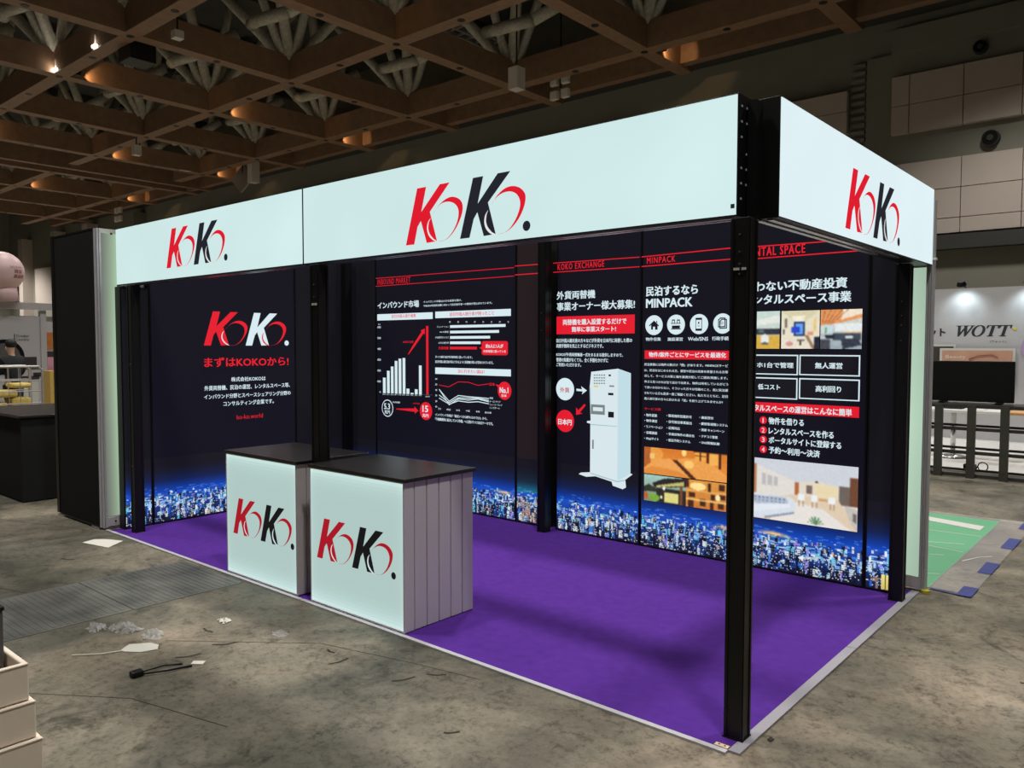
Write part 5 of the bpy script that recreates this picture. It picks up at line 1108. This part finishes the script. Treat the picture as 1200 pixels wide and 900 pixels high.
for a, m_ in (((3.7, 4.1, 1.15, 1.38), 'dark_print'), ((3.85, 4.2, 1.08, 1.14), 'grey_plastic'), ((3.75, 4.15, .82, .92), 'dark_print'), ((4.02, 4.2, .9, 1.0), 'ink')): obj('info_picture', B(WX+.003, WX+.01, a[0], a[1], a[2], a[3]), m_, t)
obj('cupboard_door', B(WX+.004, WX+.02, 3.72, 4.12, .1, .78), 'white_panel', t)
t = thing('orange_board', (WX-1.5, 5.2, 0), 'stand with orange and dark printed board far left beyond the white stand', 'stand')
obj('board', B(WX-1.6, WX-1.5, 4.4, 6.6, 0, 2.4), 'white_booth', t); obj('orange_print', B(WX-1.5, WX-1.49, 4.6, 5.6, 1.55, 2.0), 'orange_board', t); obj('dark_print', B(WX-1.5, WX-1.49, 4.6, 5.6, .9, 1.5), 'dark_print', t); obj('pink_print', B(WX-1.49, WX-1.48, 4.85, 5.1, .85, 1.35), 'pink_print', t)
t = thing('yellow_cabinet', (-17.5, 4, 0), 'narrow yellowish wooden cabinet standing beside the white stand', 'cabinet')
obj('body', B(-17.9, -17.5, 3.55, 3.78, 0, 1.1), 'yellow_wood', t); obj('door', B(-17.5, -17.48, 3.65, 3.77, .05, 1.05), 'fruit_yellow', t)
# balloon
t = thing('advertising_balloon', (-19.85, 3.37, 2.68), 'big pale pink balloon with red brown lettering standing on the white header beam', 'balloon')
obj('envelope', MB().sphere((-19.85, 3.37, 3.38), .48, 30, 20, .98), 'balloon_pink', t, smooth=True); obj('neck', MB().tube((-19.85, 3.40, 3.05), (-19.85, 3.42, 2.69), .28, .30, n=28), 'balloon_pink', t, smooth=True)
def ball(u, z, d):
    th = (u-3.37)/.48; ph = (z-3.38)/.47; return (-19.85+.488*math.cos(th)*math.cos(ph), 3.37+.488*math.sin(th)*math.cos(ph), 3.38+.475*math.sin(ph))
for s_, u0, u1, z0, z1 in (('コインランドリー', 3.42, 3.76, 3.44, 3.50), ('清潔', 3.50, 3.72, 3.33, 3.42), ('高品質', 3.50, 3.80, 3.22, 3.31)):
    mb = MB(); add_text(mb, s_, u0, u1, z0, z1, ball, .1, .02); obj('balloon_text', mb, 'brown_ink', t)
# roll cage with goods
def cage():
    t = thing('roll_cage', (-13.6, 1.6, 0), 'grey tube roll cage full of yellow goods behind the black counter', 'cart')
    x0, x1, y0, y1 = -13.9, -13.3, 1.15, 1.98
    for x in (x0, x1):
        obj('frame_loop', MB().path([(x, y0, .15), (x, y0, 1.25), (x, y0+.06, 1.31), (x, y1-.06, 1.31), (x, y1, 1.25), (x, y1, .15)], .018, 8), 'dull_aluminium', t)
        for z in (.45, .7, .9, 1.08): obj('cross_bar', MB().tube((x, y0, z), (x, y1, z), .01, n=6), 'dull_aluminium', t)
        for k in range(1, 5): obj('wire', MB().tube((x, y0+k*(y1-y0)/5, .15), (x, y0+k*(y1-y0)/5, 1.3), .006, n=5), 'dull_aluminium', t)
    obj('deck', B(x0, x1, y0, y1, .12, .17), 'dull_aluminium', t)
    for x in (x0+.06, x1-.06):
        for y in (y0+.06, y1-.06): obj('wheel', MB().tube((x-.02, y, .06), (x+.02, y, .06), .06, n=12), 'tv_black', t)
cage()
for k, (y, z, w_, h, wd) in enumerate([(1.35, .17, .3, .55, 'lower left yellow bundle in the roll cage'), (1.7, .17, .3, .62, 'lower right yellow bundle in the roll cage'), (1.45, .80, .4, .12, 'upper flat yellow bundle in the roll cage'), (1.72, .95, .3, .08, 'topmost small yellow bundle in the roll cage')]):
    tag(obj('packed_bundle', B(-13.8, -13.4, y-w_/2, y+w_/2, z, z+h), 'fruit_yellow', bevel=.04), wd, 'bundle')

# person: one continuous skinned figure, clothes as children
def person(x, y, rz):
    t = thing('person', (x, y, 0), 'standing person in a black coat and white face mask by the white stand, turned left', 'person')
    def skin(nm, pts, edges, m_, sub=2):
        me = bpy.data.meshes.new(nm); c_, s_ = math.cos(rz), math.sin(rz)
        me.from_pydata([(p[0]*c_-p[1]*s_, p[0]*s_+p[1]*c_, p[2]) for p in pts], edges, []); o = bpy.data.objects.new(nm, me); C.objects.link(o); o.parent = t
        md = o.modifiers.new('skin', 'SKIN'); 
        for i, p in enumerate(pts): me.skin_vertices[0].data[i].radius = (p[3], p[4] if len(p) > 4 else p[3])
        me.skin_vertices[0].data[0].use_root = True
        sd = o.modifiers.new('sub', 'SUBSURF'); sd.levels = sub; sd.render_levels = sub; me.materials.append(M[m_]); return o
    def mk(nm, pts, edges, m_, sub=2):
        me = bpy.data.meshes.new('tmp'); me.from_pydata([(0, 0, 0)], [], []); o = bpy.data.objects.new('tmp', me); C.objects.link(o); md = o.modifiers.new('s', 'SKIN')
        bpy.data.objects.remove(o)
        me = bpy.data.meshes.new(nm); c_, s_ = math.cos(rz), math.sin(rz)
        me.from_pydata([(p[0]*c_-p[1]*s_, p[0]*s_+p[1]*c_, p[2]) for p in pts], edges, [])
        me.attributes.new('_', 'FLOAT', 'POINT')
        o = bpy.data.objects.new(nm, me); C.objects.link(o); o.parent = t
        bpy.context.view_layer.objects.active = o; bpy.ops.object.select_all(action='DESELECT'); o.select_set(True)
        bpy.ops.object.modifier_add(type='SKIN')
        for i, p in enumerate(pts): me.skin_vertices[0].data[i].radius = (p[3], p[4] if len(p) > 4 else p[3])
        me.skin_vertices[0].data[0].use_root = True
        sd = o.modifiers.new('sub', 'SUBSURF'); sd.levels = sub; sd.render_levels = sub; me.materials.append(M[m_]); return o
    J = [(0, 0, .95, .13, .11), (0, .0, 1.2, .13, .10), (0, .02, 1.36, .11, .07), (0, .03, 1.47, .05), (0, .06, 1.60, .075, .085), (0, .07, 1.69, .07, .08),
         (.16, .02, 1.37, .04), (.22, .08, 1.14, .038), (.17, .28, 1.02, .032), (.15, .36, 1.02, .026), (-.16, .02, 1.37, .04), (-.22, .08, 1.14, .038), (-.17, .28, 1.02, .032), (-.15, .36, 1.02, .026),
         (.09, 0, .88, .09), (.10, .02, .50, .062), (.10, -.01, .09, .045), (.10, .12, .04, .04), (-.09, 0, .88, .09), (-.10, -.04, .50, .062), (-.10, -.12, .09, .045), (-.10, .0, .04, .04)]
    E_ = [(0, 1), (1, 2), (2, 3), (3, 4), (4, 5), (2, 6), (6, 7), (7, 8), (8, 9), (2, 10), (10, 11), (11, 12), (12, 13), (0, 14), (14, 15), (15, 16), (16, 17), (0, 18), (18, 19), (19, 20), (20, 21)]
    mk('body', J, E_, 'skin')
    mk('coat', [(0, 0, .82, .17, .14), (0, 0, 1.1, .16, .13), (0, .02, 1.38, .21, .15), (0, .03, 1.49, .10, .09), (.19, .02, 1.38, .085), (.23, .08, 1.14, .058), (.17, .27, 1.03, .045), (-.19, .02, 1.38, .085), (-.23, .08, 1.14, .058), (-.17, .27, 1.03, .045)], [(0, 1), (1, 2), (2, 3), (2, 4), (4, 5), (5, 6), (2, 7), (7, 8), (8, 9)], 'coat')
    mk('trousers', [(0, 0, .95, .15, .13), (.10, 0, .85, .10), (.105, .02, .5, .075), (.105, -.01, .1, .065), (-.10, 0, .85, .10), (-.105, -.04, .5, .075), (-.105, -.12, .1, .065)], [(0, 1), (1, 2), (2, 3), (0, 4), (4, 5), (5, 6)], 'coat')
    def loc(p): c_, s_ = math.cos(rz), math.sin(rz); return Vector((p[0]*c_-p[1]*s_+x, p[0]*s_+p[1]*c_+y, p[2]))
    mb = MB(); c0 = loc((0, .04, 1.695)); mb.sphere(tuple(c0), .098, 16, 10, .95); obj('hair', mb, 'hair', t, smooth=True)
    mb = MB(); c0 = loc((0, .115, 1.60)); mb.sphere(tuple(c0), .055, 14, 8, 1.0); obj('face_mask', mb, 'mask_white', t, smooth=True)
    for sx in (-.03, .03): mb = MB(); mb.sphere(tuple(loc((sx, .143, 1.665))), .011, 8, 6); obj('eye', mb, 'hair', t)
    mb = MB(); mb.sphere(tuple(loc((0, .155, 1.64))), .014, 8, 6, 1.5); obj('nose', mb, 'skin', t)
    for sx in (-.15, .15):
        hnd = MB(); b0 = loc((sx, .36, 1.02)); d = (loc((sx, 1.36, 1.0))-b0).normalized(); sd = d.cross(Vector((0, 0, 1)))
        hnd.tube(tuple(b0), tuple(b0+d*.07), .03, .034, 8)
        for k in range(4): a = b0+d*.07+sd*(k-1.5)*.018; m1 = a+d*(.035+.006*(k in (1, 2)))-Vector((0, 0, .008)); hnd.tube(tuple(a), tuple(m1), .009, .008, 6); hnd.tube(tuple(m1), tuple(m1+d*.02-Vector((0, 0, .025))), .008, .006, 6)
        a = b0+d*.02+sd*(-.03 if sx > 0 else .03); hnd.tube(tuple(a), tuple(a+d*.04+sd*(-.02 if sx > 0 else .02)), .010, .008, 6); obj('hand', hnd, 'skin', t)
    for sx, yy in ((.10, .04), (-.10, -.08)): p_ = loc((sx, yy, 0)); obj('shoe', B(p_.x-.05, p_.x+.05, p_.y-.13, p_.y+.13, 0, .09), 'tv_black', t, bevel=.03)
person(-15.75, 2.3, math.radians(105))

# ================================================================ BOXES AT LOWER LEFT
def tray(cx, cy, z0, z1, w_, d, rot, lab, open_=False, rim=.012, lean=0):
    t = thing('foam_crate', (cx, cy, z0), lab, 'crate'); c_, s_ = math.cos(rot), math.sin(rot)
    def R_(mb): mb.v = [(cx+x*c_-y*s_, cy+x*s_+y*c_, z) for x, y, z in mb.v]; return mb
    for nm, a in (('front_side', (-w_/2, w_/2-.02, -d/2, -d/2+.025)), ('back_side', (-w_/2, w_/2-.02, d/2-.02, d/2)), ('right_side', (w_/2-.02, w_/2, -d/2, d/2)), ('left_side', (-w_/2, -w_/2+.025, -d/2+.025, d/2-.025))):
        obj(nm, R_(B(a[0], a[1], a[2], a[3], z0, z1)), 'cream_card', t, bevel=.006)
    obj('bottom', R_(B(-w_/2+.02, w_/2-.02, -d/2+.02, d/2-.02, z0, z0+.02)), 'cream_card', t)
    mb = B(-w_/2-.003, w_/2+.003, -d/2-.003, -d/2+.004, z1-.008, z1); mb.box(w_/2-.004, w_/2+.003, -d/2+.004, d/2, z1-.008, z1); obj('rim', R_(mb), 'cream_card', t, bevel=.004)
    return t
X1, Y1 = -1.755, -1.98
tray(X1-.25, Y1-.26, .405, .54, .50, .52, 0, 'cream crate on top of the stack at lower left, holding a grey bin')
tray(X1-.235, Y1-.25, .27, .404, .50, .53, 0, 'cream crate in the middle of the stack at lower left')
tray(X1-.22, Y1-.24, .0, .269, .50, .54, 0, 'bottom cream crate of the stack at lower left')
t = thing('grey_bin', (-2.02, -2.2, .426), 'dark grey plastic bin with a black lid standing in the top cream crate', 'bin')
obj('bin_body', B(-2.2, -1.905, -2.4, -2.01, .426, .70), 'grey_plastic', t, bevel=.006); obj('lid', B(-2.205, -1.90, -2.405, -2.006, .70, .718), 'black_frame', t, bevel=.006); obj('lid_knob', B(-1.98, -1.93, -2.10, -2.04, .718, .73), 'black_frame', t, bevel=.004)
for o in list(bpy.data.objects):
    if o.parent and 'category' in o: del o['category']
